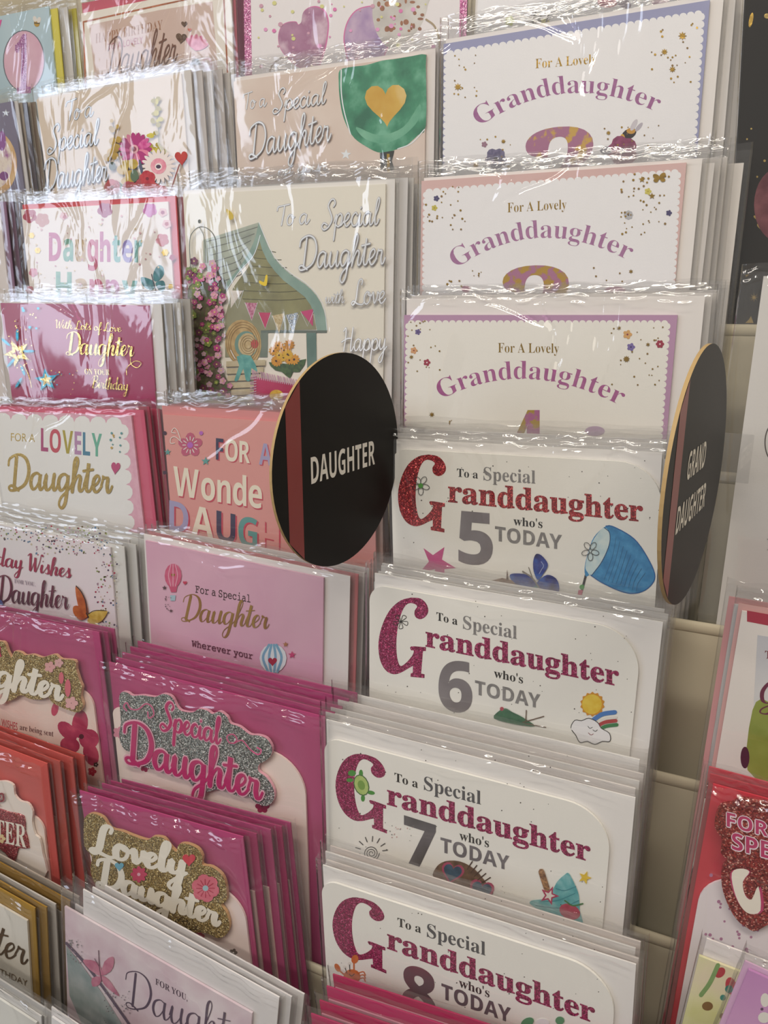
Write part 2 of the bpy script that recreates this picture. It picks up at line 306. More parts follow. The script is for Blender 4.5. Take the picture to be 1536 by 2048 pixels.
class Card:
    def __init__(s, label, group, row, TL, TR, face, env='#ece6e2', h=.205, rl=0, rr=0, dy=0, env_box=(.002, .003, .006), sleeve=(.002, .004, .010), crink=False, front=-.0022, name='greeting_card', env_px=None):
        s.Y = row_y(row) + dy; s.row = row
        a = ray(*TL); a = a * s.Y / a[1]; b = ray(*TR); b = b * s.Y / b[1]
        s.W = math.hypot(b[0] - a[0], b[2] - a[2]); s.roll = math.atan2(b[2] - a[2], b[0] - a[0])
        s.ex = np.array([math.cos(s.roll), 0, math.sin(s.roll)]); s.ez = np.array([-math.sin(s.roll), 0, math.cos(s.roll)])
        s.h = h; s.O = (a + b) / 2 - s.ez * h
        s.root = empty(name, (s.O[0], s.O[1], s.O[2] + ZO), (0, -s.roll, 0), label, 'card', group)
        s.k = 0; s.base = 0; s.cur = None; s.parts = []
        V, Fc = [], []; prism(V, Fc, round_rect(-s.W / 2, s.W / 2, 0, h, rl, rr), 0, .0014)
        link_mesh('card_front', V, Fc, [face], parent=s.root)
        l, r, t = env_box
        if env_px:
            A = s.P(*env_px[0]); B = s.P(*env_px[1]); l = -s.W / 2 - A[0]; r = B[0] - s.W / 2; t = max(A[1], B[1]) - h
        s.env = (l, r, t); s.envm = env
        me = shared_box('envelope', paper(env))
        add_shared('envelope', me, s.root, ((r - l) / 2, .0018, 0), (s.W + l + r, .7, h + t))
        sl, sr, stp = sleeve; sl += max(l, 0); sr += max(r, 0); stp += max(t, 0)
        s.slx = (s.W + sl + sr)
        me = RND.choice(_CR if crink else _SL)
        add_shared('sleeve', me, s.root, ((sr - sl) / 2, front, -.004), (s.slx, (.0031 - front) / .0052, h + stp + .004))
        s.top = stp; s.sl = sl; s.sr = sr
    def P(s, x, y, y0=0.0):
        a = ray(x, y); a = a * s.Y / a[1] - s.O; return (float(a @ s.ex), float(a @ s.ez))
    def part(s, name):
        s.flush(); s.cur = (name, [], [], [], [], []); return s
    def flush(s):
        if s.cur and s.cur[2]:
            n, V, Fc, ms, fm, el = s.cur
            if n in ('lettering', 'numeral', 'confetti', 'speckles', 'foil_frame', 'pattern', 'artwork', 'glitter_edge'):
                o = link_mesh(n, V, Fc, ms, fm, s.root)
                if n in ('confetti', 'speckles'): o['kind'] = 'stuff'
            else:                       # every motif that stands apart is a part of its own
                bb = []
                for v0, v1, f0, f1 in el:
                    a = np.array([(v[0], v[2]) for v in V[v0:v1]]); bb.append([a.min(0) - 2e-4, a.max(0) + 2e-4, [(v0, v1, f0, f1)]])
                i = 0
                while i < len(bb):
                    j = i + 1; hit = False
                    while j < len(bb):
                        if (bb[i][0] < bb[j][1]).all() and (bb[j][0] < bb[i][1]).all():
                            bb[i] = [np.minimum(bb[i][0], bb[j][0]), np.maximum(bb[i][1], bb[j][1]), bb[i][2] + bb[j][2]]; bb.pop(j); hit = True
                        else: j += 1
                    if not hit: i += 1
                for q in bb:
                    v2, f2, m2 = [], [], []
                    for v0, v1, f0, f1 in sorted(q[2]):
                        o_ = len(v2) - v0; v2 += V[v0:v1]; f2 += [tuple(x + o_ for x in f) for f in Fc[f0:f1]]; m2 += fm[f0:f1]
                    used = sorted(set(m2)); link_mesh(n, v2, f2, [ms[u] for u in used], [used.index(u) for u in m2], s.root)
        s.cur = None
    def _add(s, V2, Fc2, mat, lift=0, run=0):
        if s.cur is None: s.part('printed_motif')
        n, V, Fc, ms, fm, el = s.cur; s.k += 1; f_0 = len(Fc); v_0 = len(V); yy = -6e-5 - 4e-6 * s.k - lift
        if mat not in ms: ms.append(mat)
        mi = ms.index(mat); b = len(V)
        for i_, p in enumerate(V2): q = s.P(p[0], p[1]); V.append((q[0], yy - run * i_, q[1]))
        s.k += int(run * len(V2) / 4e-6)
        for f in Fc2: Fc.append(tuple(i + b for i in f)); fm.append(mi)
        el.append((v_0, len(V), f_0, len(Fc)))
    def poly(s, pts, mat, sm=0, lift=0):
        if sm: pts = spline(pts, sm, True)
        s._add(pts, [tuple(range(len(pts)))], mat, lift); return s
    def circ(s, c, r, mat, ry=None, n=14, rot=0, lift=0):
        ry = ry or r; cr, sr = math.cos(rot), math.sin(rot)
        s.poly([(c[0] + r * math.cos(t) * cr - ry * math.sin(t) * sr, c[1] + r * math.cos(t) * sr + ry * math.sin(t) * cr) for t in [2 * math.pi * i / n for i in range(n)]], mat, 0, lift); return s
    def star(s, c, r, mat, k=5, rot=-math.pi / 2, inner=.42, sx=1):
        s.poly([(c[0] + sx * (r if i % 2 == 0 else r * inner) * math.cos(rot + math.pi * i / k), c[1] + (r if i % 2 == 0 else r * inner) * math.sin(rot + math.pi * i / k)) for i in range(2 * k)], mat); return s
    def heart(s, c, r, mat, rot=0, sx=1):
        P = []
        for i in range(24):
            t = 2 * math.pi * i / 24; x = 16 * math.sin(t) ** 3 / 16 * r * sx; y = -(13 * math.cos(t) - 5 * math.cos(2 * t) - 2 * math.cos(3 * t) - math.cos(4 * t)) / 15 * r
            P.append((c[0] + x * math.cos(rot) - y * math.sin(rot), c[1] + x * math.sin(rot) + y * math.cos(rot)))
        s.poly(P, mat); return s
    def flower(s, c, r, mat, ctr=None, k=5, rot=0, pw=.42, sx=1):
        k0 = s.k
        for i in range(k):
            a = rot + 2 * math.pi * i / k; s.circ((c[0] + sx * .55 * r * math.cos(a), c[1] + .55 * r * math.sin(a)), .5 * r, mat, r * pw, 10, a)
        if ctr: s.circ(c, r * .22, ctr, n=8)
        s.k = k0 + 2 if s.cur[0] in ('clematis', 'sunflower_bunch') else s.k
        return s
    def line(s, pts, wpx, mat, sm=5, contrast=0):
        if sm and len(pts) > 2: pts = spline(pts, sm)
        v, f = ribbon(pts, wpx, contrast); s._add(v, f, mat, 0, 5e-7); return s
    def dots(s, box_, n, mats, r=(1, 2.2), seed=1, clear=None):
        R = random.Random(seed); k0 = s.k
        for i_ in range(n):
            s.k = k0 + i_ % 6
            x = R.uniform(box_[0], box_[2]); y = R.uniform(box_[1], box_[3])
            if clear and clear[0] < x < clear[2] and clear[1] < y < clear[3]: continue
            s.circ((x, y), R.uniform(*r), R.choice(mats), n=7)
        return s
    def _map(s, V, W, p0, p1, hpx, capu, arc, skew=0):
        p0 = np.array(p0, float); p1 = np.array(p1, float); out = []
        ctrl = None
        if arc is not None: ctrl = 2 * np.array(arc, float) - .5 * (p0 + p1)
        for v in V:
            t = v[0] / W; u = v[1] / capu * hpx
            if ctrl is None: b = p0 + (p1 - p0) * t; up = np.array([0.0, -1.0])
            else:
                b = (1 - t) ** 2 * p0 + 2 * t * (1 - t) * ctrl + t * t * p1; d = 2 * (1 - t) * (ctrl - p0) + 2 * t * (p1 - ctrl); d /= np.linalg.norm(d); up = np.array([d[1], -d[0]])
            out.append(b + up * u)
        return out
    def text(s, t, style, p0, p1, h, mat, arc=None, part='lettering'):
        """mat may be a list: one material per letter"""
        if s.cur is None or s.cur[0] != part: s.part(part); s.k = s.base + 14
        if isinstance(mat, (list, tuple)):
            ws = []; 
            for ch in t:
                V, _ = glyphs(ch, style); ws.append((V[:, 0].max() if len(V) else .3) + .09)
            W = sum(ws); x = 0
            for i, ch in enumerate(t):
                V, Fc = glyphs(ch, style)
                if len(V):
                    V = V.copy(); V[:, 0] += x; s._add(s._map(V, W, p0, p1, h, cap(style), arc), Fc, mat[i % len(mat)])
                x += ws[i]
            return s
        V, Fc = glyphs(t, style)
        s._add(s._map(V, V[:, 0].max(), p0, p1, h, cap(style), arc), Fc, mat); return s
    def script(s, t, p0, p1, h, mat, wid=1.6, contrast=.5, slant=.12, part='lettering', under=None, uw=1.2, arc=None):
        if s.cur is None or s.cur[0] != part: s.part(part); s.k = s.base + 14
        if under:
            V, Fc, W = script_mesh(t, wid + uw, contrast * .5, slant); s._add(s._map(V, W, p0, p1, h, 20, arc), Fc, under, 0, 4e-7)
        V, Fc, W = script_mesh(t, wid, contrast, slant); s._add(s._map(V, W, p0, p1, h, 20, arc), Fc, mat, 0, 4e-7); return s
    def solid(s, name, pts, mat, y_front, thick, sm=4, side=None):
        s.flush(); P = [s.P(*p) for p in spline(pts, sm, True)]; V, Fc = [], []; prism(V, Fc, P, -y_front, -y_front + thick)
        fm = [0] + [1] * (len(Fc) - 1)
        link_mesh(name, V, Fc, [mat, side or mat], fm, s.root); s.k = s.base = max(s.k, int((y_front - 6e-5) / 4e-6) + 6); return s
    def scallop(s, C, nx, nz, mat, r=None):
        """scallop-edged panel; C = px corners TL,TR,BR,BL"""
        P = []
        for a, b, n in ((C[0], C[1], nx), (C[1], C[2], nz), (C[2], C[3], nx), (C[3], C[0], nz)):
            a = np.array(a, float); b = np.array(b, float); d = (b - a) / n; nn = np.array([d[1], -d[0]])
            for i in range(n):
                for k in range(5):
                    t = math.pi * k / 5; P.append(a + d * i + d * (1 - math.cos(t)) / 2 + nn * math.sin(t) * .42)
        s.poly(P, mat); return s
    def stack(s, n, what, env=None, grow=(.004, .004, .002), pitch=.0046, card='#f2efec', pattern=None, seed=0, jit=.003, dxw=0):
        """more packages of the same pocket standing behind the front one"""
        R = random.Random(seed + int(s.O[0] * 1e4)); l, r, t = s.env; env = env or s.envm; ords = ['first', 'second', 'third', 'fourth', 'fifth', 'sixth', 'seventh']
        for k in range(1, n + 1):
            dx = grow[0] * k + R.uniform(-jit, jit) * .4 + dxw; dz = grow[2] * k + R.uniform(-jit, jit) * .6; dw = R.uniform(0, .002) + grow[1]
            o = s.O + s.ex * dx + s.ez * dz; y = o[1] + pitch * k + .0006
            e = empty('greeting_card', (o[0], y, o[2] + ZO), (R.uniform(-.003, .003), -s.roll + R.uniform(-.008, .008), 0),
                      'clear-wrapped card, %s behind the %s' % (ords[k - 1], what), 'card', 'wrapped cards standing behind the front ones')
            ec = env[k % len(env)] if isinstance(env, (list, tuple)) else env
            add_shared('card_front', shared_box('card_front', pattern or paper(card)), e, (0, -.0011, 0), (s.W, .7, s.h))
            add_shared('envelope', shared_box('envelope', paper(ec)), e, ((r - l) / 2, 0, 0), (s.W + l + r + dw, .8, s.h + t))
            add_shared('sleeve', R.choice(_SL), e, ((s.sr - s.sl) / 2, -.0017, -.004), (s.slx + dw, .45, s.h + s.top + .004))
        return s
def Z(ox, oy, k): return lambda pts: [(ox + p[0] / k, oy + p[1] / k) for p in pts]

# ---------------------------------------------------------------- the rack
CREAM = wash('#b9b09a', '#c4bba6', 9, .5)
rack = empty('card_rack', (-.2, .62, 0), (0, 0, 0), 'cream stepped display rack whose shelves hold all the greeting cards', 'rack')
def rk(V): return [(v[0] + .2, v[1] - .62, v[2] + ZO) for v in V]
for j in range(-1, 11):
    lz = -.014 - .084 * (j - 1); ly = row_y(j) - .0045
    V, Fc = [], []
    x0, x1 = -1.0, .32
    b = len(V)                                   # panel leaning back a little, then its rounded lip
    box(V, Fc, x0, x1, ly - .0012, ly + .0006, lz - .125, lz - .004)
    link_mesh('tier_panel', rk(V), Fc, [CREAM], parent=rack)
    V, Fc = [], []; pr = [(ly - .0016 + .0022 * math.cos(a) , lz - .004 + .004 * math.sin(a)) for a in [math.pi * i / 8 for i in range(9)]]
    pr = [(ly + .0022 * math.cos(a) + .0002, lz - .004 + .004 * math.sin(a)) for a in [2 * math.pi * i / 12 for i in range(12)]]
    V = [(x0, p[0], p[1]) for p in pr] + [(x1, p[0], p[1]) for p in pr]
    Fc = [(i, (i + 1) % 12, 12 + (i + 1) % 12, 12 + i) for i in range(12)] + [tuple(range(11, -1, -1)), tuple(range(12, 24))]
    link_mesh('shelf_lip', rk(V), Fc, [CREAM], parent=rack, smooth=True)
    V, Fc = [], []; box(V, Fc, x0, x1, ly - .001, row_y(j - 1) - .004, lz - .128, lz - .125)
    link_mesh('shelf_floor', rk(V), Fc, [CREAM], parent=rack)
V, Fc = [], []; box(V, Fc, -1.0, .32, .62, .635, -ZO + .02, .75); link_mesh('back_panel', rk(V), Fc, [CREAM], parent=rack)
for x in (-1.012, .32):
    V, Fc = [], []; box(V, Fc, x, x + .012, .14, .635, -ZO + .02, .75); link_mesh('side_panel', rk(V), Fc, [CREAM], parent=rack)
V, Fc = [], []; box(V, Fc, -1.0, .32, .16, .62, -ZO + .02, -1.0); link_mesh('base_cabinet', rk(V), Fc, [CREAM], parent=rack)
V, Fc = [], []; box(V, Fc, -3.6, 2.2, -2.6, .9, -.03, .02)
fl = link_mesh('floor', V, Fc, [wash('#8a8174', '#978d80', 4, .4)]); fl['kind'] = 'structure'

# ---------------------------------------------------------------- round category signs on clear brackets
BLACKP = ink('#1c1a18', .38, spec=.12); REDB = ink('#8a3a38', .3); WHT = ink('#e9e4dc', .5); WOOD = wash('#b39668', '#a88c60', 60, .6)
def sign(label, c, ang, lines, seed=0):
    D = .12; R_ = D / 2
    e = empty('category_sign', (c[0], c[1], c[2] + ZO), (0, 0, math.radians(90 - ang)), label, 'sign', 'round category signs')
    # local x runs into the rack, local -y faces the camera side
    n = 72; V, Fc = [], []
    pts = [(R_ * math.cos(a), R_ * math.sin(a)) for a in [2 * math.pi * i / n for i in range(n)]]
    prism(V, Fc, pts, 0, .0017); link_mesh('disc', V, Fc, [BLACKP, WOOD], [0, 0] + [1] * n, e)
    # red stripe near the free edge, printed on the face
    xa, xb = -R_ * .80, -R_ * .60
    za, zb = math.sqrt(R_ ** 2 - xa ** 2) * .995, math.sqrt(R_ ** 2 - xb ** 2) * .995
    link_mesh('stripe', [(xa, -.0001, -za), (xb, -.0001, -zb), (xb, -.0001, zb), (xa, -.0001, za)], [(0, 1, 2, 3)], [REDB], parent=e)
    V, Fc = [], []
    for t, z, x0, x1, h in lines:
        v, f = glyphs(t, 'bold'); W = v[:, 0].max(); cp = cap('bold'); b = len(V)
        V += [(x0 + (x1 - x0) * p[0] / W, -.00012, z + h * p[1] / cp) for p in v]; Fc += [tuple(i + b for i in q) for q in f]
    link_mesh('lettering', V, Fc, [WHT], parent=e)
    V, Fc = [], []; box(V, Fc, R_ - .012, R_ + .014, .0028, .0043, -.016, .010); box(V, Fc, R_ + .012, R_ + .014, -.012, .014, -.016, .010)
    link_mesh('clear_bracket', V, Fc, [ACRYL], parent=e)
    return e
sign('round black sign with a red stripe reading DAUGHTER on a clear bracket', (-.2035, .374, -.0875), 7.2, [('DAUGHTER', -.0075, -.0285, .0335, .0145)])
sign('round black sign seen almost edge-on reading GRAND DAUGHTER on a clear bracket', (-.0180, .375, -.0785), 8.0, [('GRAND', .0025, -.023, .013, .0125), ('DAUGHTER', -.0195, -.034, .024, .0125)])

# ================================================================ granddaughter column
WH = paper('#f2f0f2'); LIL = ink('#a3a3c4'); PURP = wash('#a0648c', '#b07aa0', 300); PURP2 = wash('#a8607f', '#b87a9a', 300)
GFL = foil('#b8933c', .3); DOT = [GFL, GFL, ink('#8d6f3e')]
def age_small(c, fa, fb, G0, G1, G2, txcol, capg=36):
    c.text('For A Lovely', 'thin', fa, fb, 19, GFL)
    c.text('Granddaughter', 'thin', G0, G2, capg, txcol, arc=G1, part='lettering')
c = Card('white scalloped granddaughter card with dusty blue border, top of its column', 'granddaughter cards', 1, (887, 88), (1420, 0), ink('#9a9cc0'), env_box=(-.001, .007, .003), crink=True, sleeve=(.002, .003, .012))
c.part('scalloped_panel').scallop([(893, 108), (1404, 26), (1384, 330), (890, 380)], 34, 20, WH)
age_small(c, (1071, 137), (1193, 127), (960, 252), (1134, 187), (1312, 224), wash('#9a5a90', '#a86c9c', 300))
c.part('numeral').text('2', 'heavy', (1050, 425), (1194, 412), 155, wash('#a9708f', '#caa24e', 120, h3='#a9708f', sharp=.06), part='numeral')
c.part('bee').circ((1258, 268), 16, ink('#2a2226'), 10, rot=-.5).circ((1245, 277), 5, ink('#d9a83c'), 9).circ((1262, 262), 9, ink('#c9953c'), 6).circ((1268, 250), 5, ink('#cfc8cf'), 13, rot=.5).circ((1278, 254), 4, ink('#b9b2bd'), 11, rot=.7).circ((1243, 284), 7, ink('#241c22'), 7)
c.part('flower').flower((992, 318), 22, wash('#5d5878', '#77708f', 400), ink('#2e2a3c'), 5, .3, .5).flower((1245, 302), 30, wash('#7a2f55', '#94406a', 300), ink('#3c1830'), 5, .6, .55).circ((1212, 301), 12, ink('#8a8894'), 8).flower((969, 289), 6, ink('#9b7488'))
p = c.part('confetti'); p.dots((1300, 45, 1395, 165), 24, DOT, (1.2, 2.6), 3).dots((905, 110, 960, 195), 16, DOT, (1, 2.2), 4).dots((960, 265, 1030, 330), 8, DOT, (1, 2), 5).dots((1205, 250, 1320, 300), 14, DOT, (1, 2.4), 6)
c.part('gold_star')
for q, r in (((1365, 72), 9), ((1329, 104), 7), ((1345, 139), 7), ((916, 174), 8), ((952, 331), 7), ((1007, 283), 5), ((1217, 266), 5), ((1017, 333), 5)): c.star(q, r, GFL, 8, inner=.5)
c.flush(); c.stack(3, 'blue-bordered granddaughter card', grow=(.006, .001, .0), jit=.003)

c = Card('white scalloped granddaughter card with pale pink border and a gold butterfly', 'granddaughter cards', 2, (843, 362), (1373, 325), ink('#dcb8b4'), env_box=(-.001, .008, .002), crink=True)
c.part('scalloped_panel').scallop([(851, 384), (1357, 344), (1342, 640), (848, 655)], 34, 22, WH)
age_small(c, (1015, 425), (1133, 418), (914, 536), (1080, 476), (1256, 521), wash('#a06a98', '#b07ca4', 300))
c.part('numeral').text('3', 'heavy', (1003, 695), (1145, 690), 152, wash('#a9708f', '#b08c34', 160, h3='#a98060', sharp=.04), part='numeral')
c.part('flower').flower((873, 397), 6, ink('#4a4470')).flower((869, 416), 6, ink('#c9bb50'), ink('#a08a30')).flower((1296, 383), 7, ink('#d2c560'), ink('#b09a3a')).flower((1257, 430), 9, ink('#b9b9be'), ink('#55555c'), 8).flower((1338, 426), 6, ink('#4a4470')).circ((932, 578), 9, ink('#a86a86'), 7).circ((1230, 582), 22, ink('#b98aa0'), 9)
p = c.part('confetti'); p.dots((852, 372, 940, 460), 26, DOT, (1.2, 2.4), 13).dots((1240, 345, 1345, 470), 48, DOT, (1.2, 2.6), 14).dots((945, 538, 965, 555), 6, DOT, (1, 2), 5).dots((1185, 530, 1260, 570), 5, DOT, (1.2, 2.6), 6).dots((892, 560, 925, 580), 5, DOT, (1, 3), 7)
c.part('gold_star').star((1284, 359), 7, GFL).star((1304, 392), 7, GFL).star((1262, 543), 5, GFL, 6).circ((1313, 354), 8, GFL, 5, rot=.6).circ((1325, 352), 8, GFL, 5, rot=-.8).circ((1312, 361), 5, GFL, 4).circ((1326, 360), 5, GFL, 4)
c.flush(); c.stack(4, 'pink-bordered granddaughter card', grow=(.0045, .001, .0), jit=.003)

c = Card('white scalloped granddaughter card with mauve border, above the black sign', 'granddaughter cards', 3, (808, 630), (1355, 630), ink('#bd93b4'), env_box=(-.001, .013, .010), crink=True, sleeve=(.002, .006, .006))
c.part('scalloped_panel').scallop([(816, 646), (1336, 646), (1318, 905), (814, 905)], 38, 20, paper('#f2eee6'))
age_small(c, (996, 705), (1118, 706), (884, 798), (1056, 758), (1240, 811), wash('#a2528c', '#b06498', 300))
c.part('numeral').text('4', 'heavy', (1012, 960), (1095, 960), 133, wash('#a9608f', '#a98a2c', 160, h3='#a9688f', sharp=.05), part='numeral')
c.part('flower').flower((836, 664), 6, ink('#6a5a90'), ink('#3a3060')).flower((828, 701), 7, ink('#d8a070'), ink('#8a2020')).flower((854, 725), 7, ink('#a02c46'), ink('#f0e0e0')).flower((1255, 669), 9, ink('#dba868'), ink('#8a2848')).flower((1262, 694), 8, ink('#7a6aa8'), ink('#3a2c60')).flower((1320, 688), 8, ink('#a02c46'), ink('#f0d8d8'), 6).circ((1190, 862), 20, ink('#bda2bd'), 10)
p = c.part('confetti'); p.dots((815, 640, 885, 745), 20, DOT, (1, 2), 23).dots((1220, 645, 1330, 770), 24, DOT, (1.1, 2.1), 24).dots((890, 835, 905, 850), 4, DOT, (1, 2), 5)
c.part('gold_star').star((823, 714), 5, GFL, 7).star((864, 829), 6, GFL, 7).star((1253, 718), 7, GFL, 9, inner=.6).star((1238, 656), 5, GFL, 6).star((1296, 689), 5, GFL, 6)
c.flush(); c.stack(3, 'mauve-bordered granddaughter card', grow=(.002, .001, .001), jit=.002)

# --- the "To a Special Granddaughter who's N TODAY" cards
GO = [(240,170),(285,178),(315,205),(327,240),(315,266),(288,277),(264,262),(260,235),(272,215),(255,200),(225,198),(200,230),(182,300),(177,380),(184,450),(200,490),(225,480),(250,455),(262,435),(262,422),(250,420),(250,402),(322,412),(322,430),(308,430),(303,535),(320,540),(320,558),(252,546),(252,530),(262,528),(262,495),(240,505),(205,522),(170,527),(130,505),(100,450),(90,370),(105,290),(140,220),(190,180)]
def bigG(c, top, br, left, mat):
    A = np.array([[240, 170, 1], [320, 558, 1], [90, 370, 1]], float); X = np.linalg.solve(A, np.array([top, br, left], float))
    pts = [tuple(np.array([x, y, 1.0]) @ X) for x, y in GO]
    a = spline(pts[:23], 3)[:-1] + [np.array(p) for p in pts[22:32]] + spline(pts[32:] + pts[:1], 3)[:-1]
    c.part('large_initial').poly(a, mat)
def agecard(label, row, TL, TR, g, gm, words, num, nummat, env_box, env='#efebe8', hair=None, face='#f4f1ea', env_px=None):
    c = Card(label, 'age cards in the granddaughter column', row, TL, TR, paper(face), env=env, rl=.011, rr=.024, env_box=env_box, crink=(row in (4,)), sleeve=(.002, .004, .008), env_px=env_px)
    c.part('speckles').dots((TL[0] + 20, TL[1] + 20, TR[0] - 10, TR[1] + 170), 46, [ink('#5a5450')], (.7, 1.5), row)
    bigG(c, *g, gm)
    for t, st, p0, p1, h, m in words: c.text(t, st, p0, p1, h, m)
    c.part('numeral').text(num[0], 'fat', num[1], num[2], num[3], nummat, part='numeral')
    return c
BK = ink('#2b2a2a'); GRY = wash('#8d8a8a', '#a5a2a2', 300, .3, metal=.3)
RG = glitter('#8e1626', '#b3202f', '#e8605a', 1800); MG = glitter('#86144a', '#ad1f62', '#e06a9c', 1800)
NUM = wash('#8b8488', '#9d979c', 60, .3, metal=.35)
c = agecard('white age five Granddaughter card with red glitter lettering and blue net', 4, (781, 897), (1329, 928), ((857, 909), (889, 1065), (796, 989)), RG,
 [('To a', 'serif', (914, 953), (956, 957), 16, BK), ('Special', 'serif', (967, 960), (1071, 967), 26, GRY), ('randdaughter', 'heavy', (896, 1003), (1286, 1043), 44, RG),
  ("who's", 'serif', (1027, 1050), (1085, 1056), 17, BK), ('TODAY', 'semi', (990, 1081), (1124, 1099), 29, GRY)], ('5', (917, 1124), (986, 1130), 103), NUM, (-.001, -.001, .008), env_px=((783, 879), (1322, 935)))
c.part('pink_star').poly([(847, 1096), (866, 1110), (889, 1094), (884, 1119), (912, 1136), (889, 1138), (889, 1160), (872, 1160), (870, 1138), (838, 1146), (858, 1123)], ink('#c9568c'))
BL = wash('#2e7db4', '#4b9bcf', 160, .5, h3='#3a8cc2')
c.part('net').line([(1172, 1150), (1160, 1196)], 5, ink('#3c3a40'), 0).circ((1164, 1174), 5, ink('#4aa04c'), 5).poly([(1157, 1180), (1166, 1180), (1162, 1196), (1154, 1196)], ink('#cf5a78'))
zn = Z(760, 840, 2.477)
c.poly(zn([(1120, 525), (1160, 530), (1260, 590), (1330, 690), (1362, 775), (1330, 830), (1270, 857), (1200, 850), (1100, 805), (1045, 768), (1020, 775), (1014, 730), (1030, 660), (1060, 580)]), BL, 4)
c.poly(zn([(1112, 533), (1138, 560), (1135, 620), (1100, 700), (1050, 768), (1030, 755), (1018, 720), (1045, 620), (1080, 560)]), wash('#c2dbe2', '#d9e8e8', 200), 4)
c.line(zn([(1120, 525), (1160, 530), (1260, 590), (1330, 690), (1362, 775), (1330, 830), (1270, 857), (1200, 850), (1100, 805), (1045, 768)]), 2.2, ink('#1f62a4')).line(zn([(1112, 533), (1138, 560), (1135, 620), (1100, 700), (1050, 768)]), 1.6, ink('#24507c'))
for i in range(9): c.line(zn([(1170 + 18 * i, 580 + 22 * i), (1150 + 16 * i, 680 + 16 * i), (1110 + 20 * i, 790 + 7 * i)]), .8, ink('#2a6f9e'))
for q in ((842, 970), (1181, 1101)):
    c.part('line_flower')
    for i in range(5):
        a = 2 * math.pi * i / 5 + .3; cc = (q[0] + 10 * math.cos(a), q[1] + 12 * math.sin(a)); c.line([(cc[0] + 8 * math.cos(t) * math.cos(a) - 5 * math.sin(t) * math.sin(a), cc[1] + 8 * math.cos(t) * math.sin(a) + 5 * math.sin(t) * math.cos(a)) for t in [k * .63 for k in range(11)]], 1.1, BK, 2)
c.circ((842, 971), 5, ink('#4a9a30', .2))
DB = wash('#25265c', '#3a62b4', 140, h3='#2f3f90')
c.part('butterfly').poly(zn([(740, 825), (790, 800), (850, 845), (800, 850)]), ink('#2f7f86'), 3).poly(zn([(775, 662), (800, 668), (828, 700), (832, 725), (810, 760), (785, 790), (770, 770), (760, 730), (762, 690)]), DB, 3).poly(zn([(645, 765), (680, 758), (730, 765), (765, 790), (775, 815), (740, 830), (690, 822), (655, 795)]), DB, 3).poly(zn([(790, 790), (830, 765), (870, 780), (888, 815), (885, 850), (850, 858), (810, 845), (780, 815)]), DB, 3).line(zn([(800, 700), (812, 720), (802, 738), (790, 760)]), 1.2, ink('#a8b4d8')).line([(1083, 1182), (1066, 1156), (1046, 1142)], 3, ink('#8f8880')).line([(1066, 1156), (1058, 1134)], 1.6, ink('#7f7870'))
c.poly([(974, 1170), (985, 1160), (1005, 1155), (1025, 1160), (1040, 1175)], wash('#7d5c46', '#9a7a5e', 300)).poly([(1013, 1160), (1015, 1138), (1018, 1160)], ink('#5c4030'))
c.flush(); c.stack(3, 'age five Granddaughter card', grow=(.0, .0, .002), seed=2)

c = agecard('white age six Granddaughter card with sun, cloud and rainbow', 5, (739, 1168), (1285, 1265), ((822, 1195), (849, 1356), (757, 1285)), MG,
 [('To a', 'serif', (873, 1240), (915, 1250), 16, BK), ('Special', 'serif', (926, 1257), (1034, 1278), 26, GRY), ('randdaughter', 'heavy', (851, 1292), (1238, 1372), 42, MG),
  ("who's", 'serif', (988, 1354), (1046, 1367), 17, BK), ('TODAY', 'semi', (950, 1388), (1081, 1417), 28, GRY)], ('6', (877, 1417), (945, 1426), 100), NUM, (-.001, .012, .008), env_px=((747, 1148), (1325, 1250)))
c.part('line_flower')
for i in range(5):
    a = 2 * math.pi * i / 5 + .3; c.line([(802, 1243), (802 + 13 * math.cos(a - .3), 1243 + 13 * math.sin(a - .3)), (802 + 14 * math.cos(a + .3), 1243 + 14 * math.sin(a + .3)), (802, 1243)], 1.2, BK, 4)
c.part('sun').star((1185, 1408), 25, ink('#d8952c'), 14, inner=.86).circ((1184, 1408), 20, wash('#e6bc30', '#efd050', 200))
c.part('rainbow').line([(1186, 1440), (1205, 1428), (1230, 1424)], 9, ink('#4a7ec4')).line([(1192, 1446), (1210, 1437), (1232, 1434)], 6, WHT).line([(1194, 1452), (1210, 1444), (1232, 1441)], 7, ink('#b43c3e')).line([(1197, 1460), (1212, 1452), (1234, 1449)], 7, ink('#34804a'))
cl = [(1142, 1455), (1150, 1440), (1163, 1441), (1178, 1436), (1195, 1444), (1203, 1456), (1219, 1466), (1220, 1482), (1205, 1482), (1190, 1488), (1175, 1482), (1160, 1484), (1152, 1470)]
c.part('cloud').poly(cl, WH, 3).line(spline(cl, 3, True), 1.6, BK, 0).line([(1176, 1452), (1180, 1456), (1185, 1454)], 1.2, BK).line([(1186, 1459), (1191, 1462), (1195, 1459)], 1.2, BK).line([(1177, 1465), (1182, 1469), (1187, 1467)], 1.2, ink('#8a3040'))
c.part('cactus').poly([(988, 1436), (1000, 1420), (1012, 1416), (1026, 1424), (1046, 1434), (1070, 1452), (1030, 1448)], wash('#2f6048', '#48785a', 300), 3).circ((1004, 1417), 4, ink('#b03c50')).line([(1046, 1444), (1088, 1432)], 2, ink('#6a5040'), 0).line([(1050, 1446), (1092, 1454)], 2, ink('#6a5040'), 0).line([(1052, 1440), (1053, 1420)], 2, ink('#6a5040'), 0)
c.flush(); c.stack(3, 'age six Granddaughter card', grow=(-.0005, .0, .0005), seed=3)

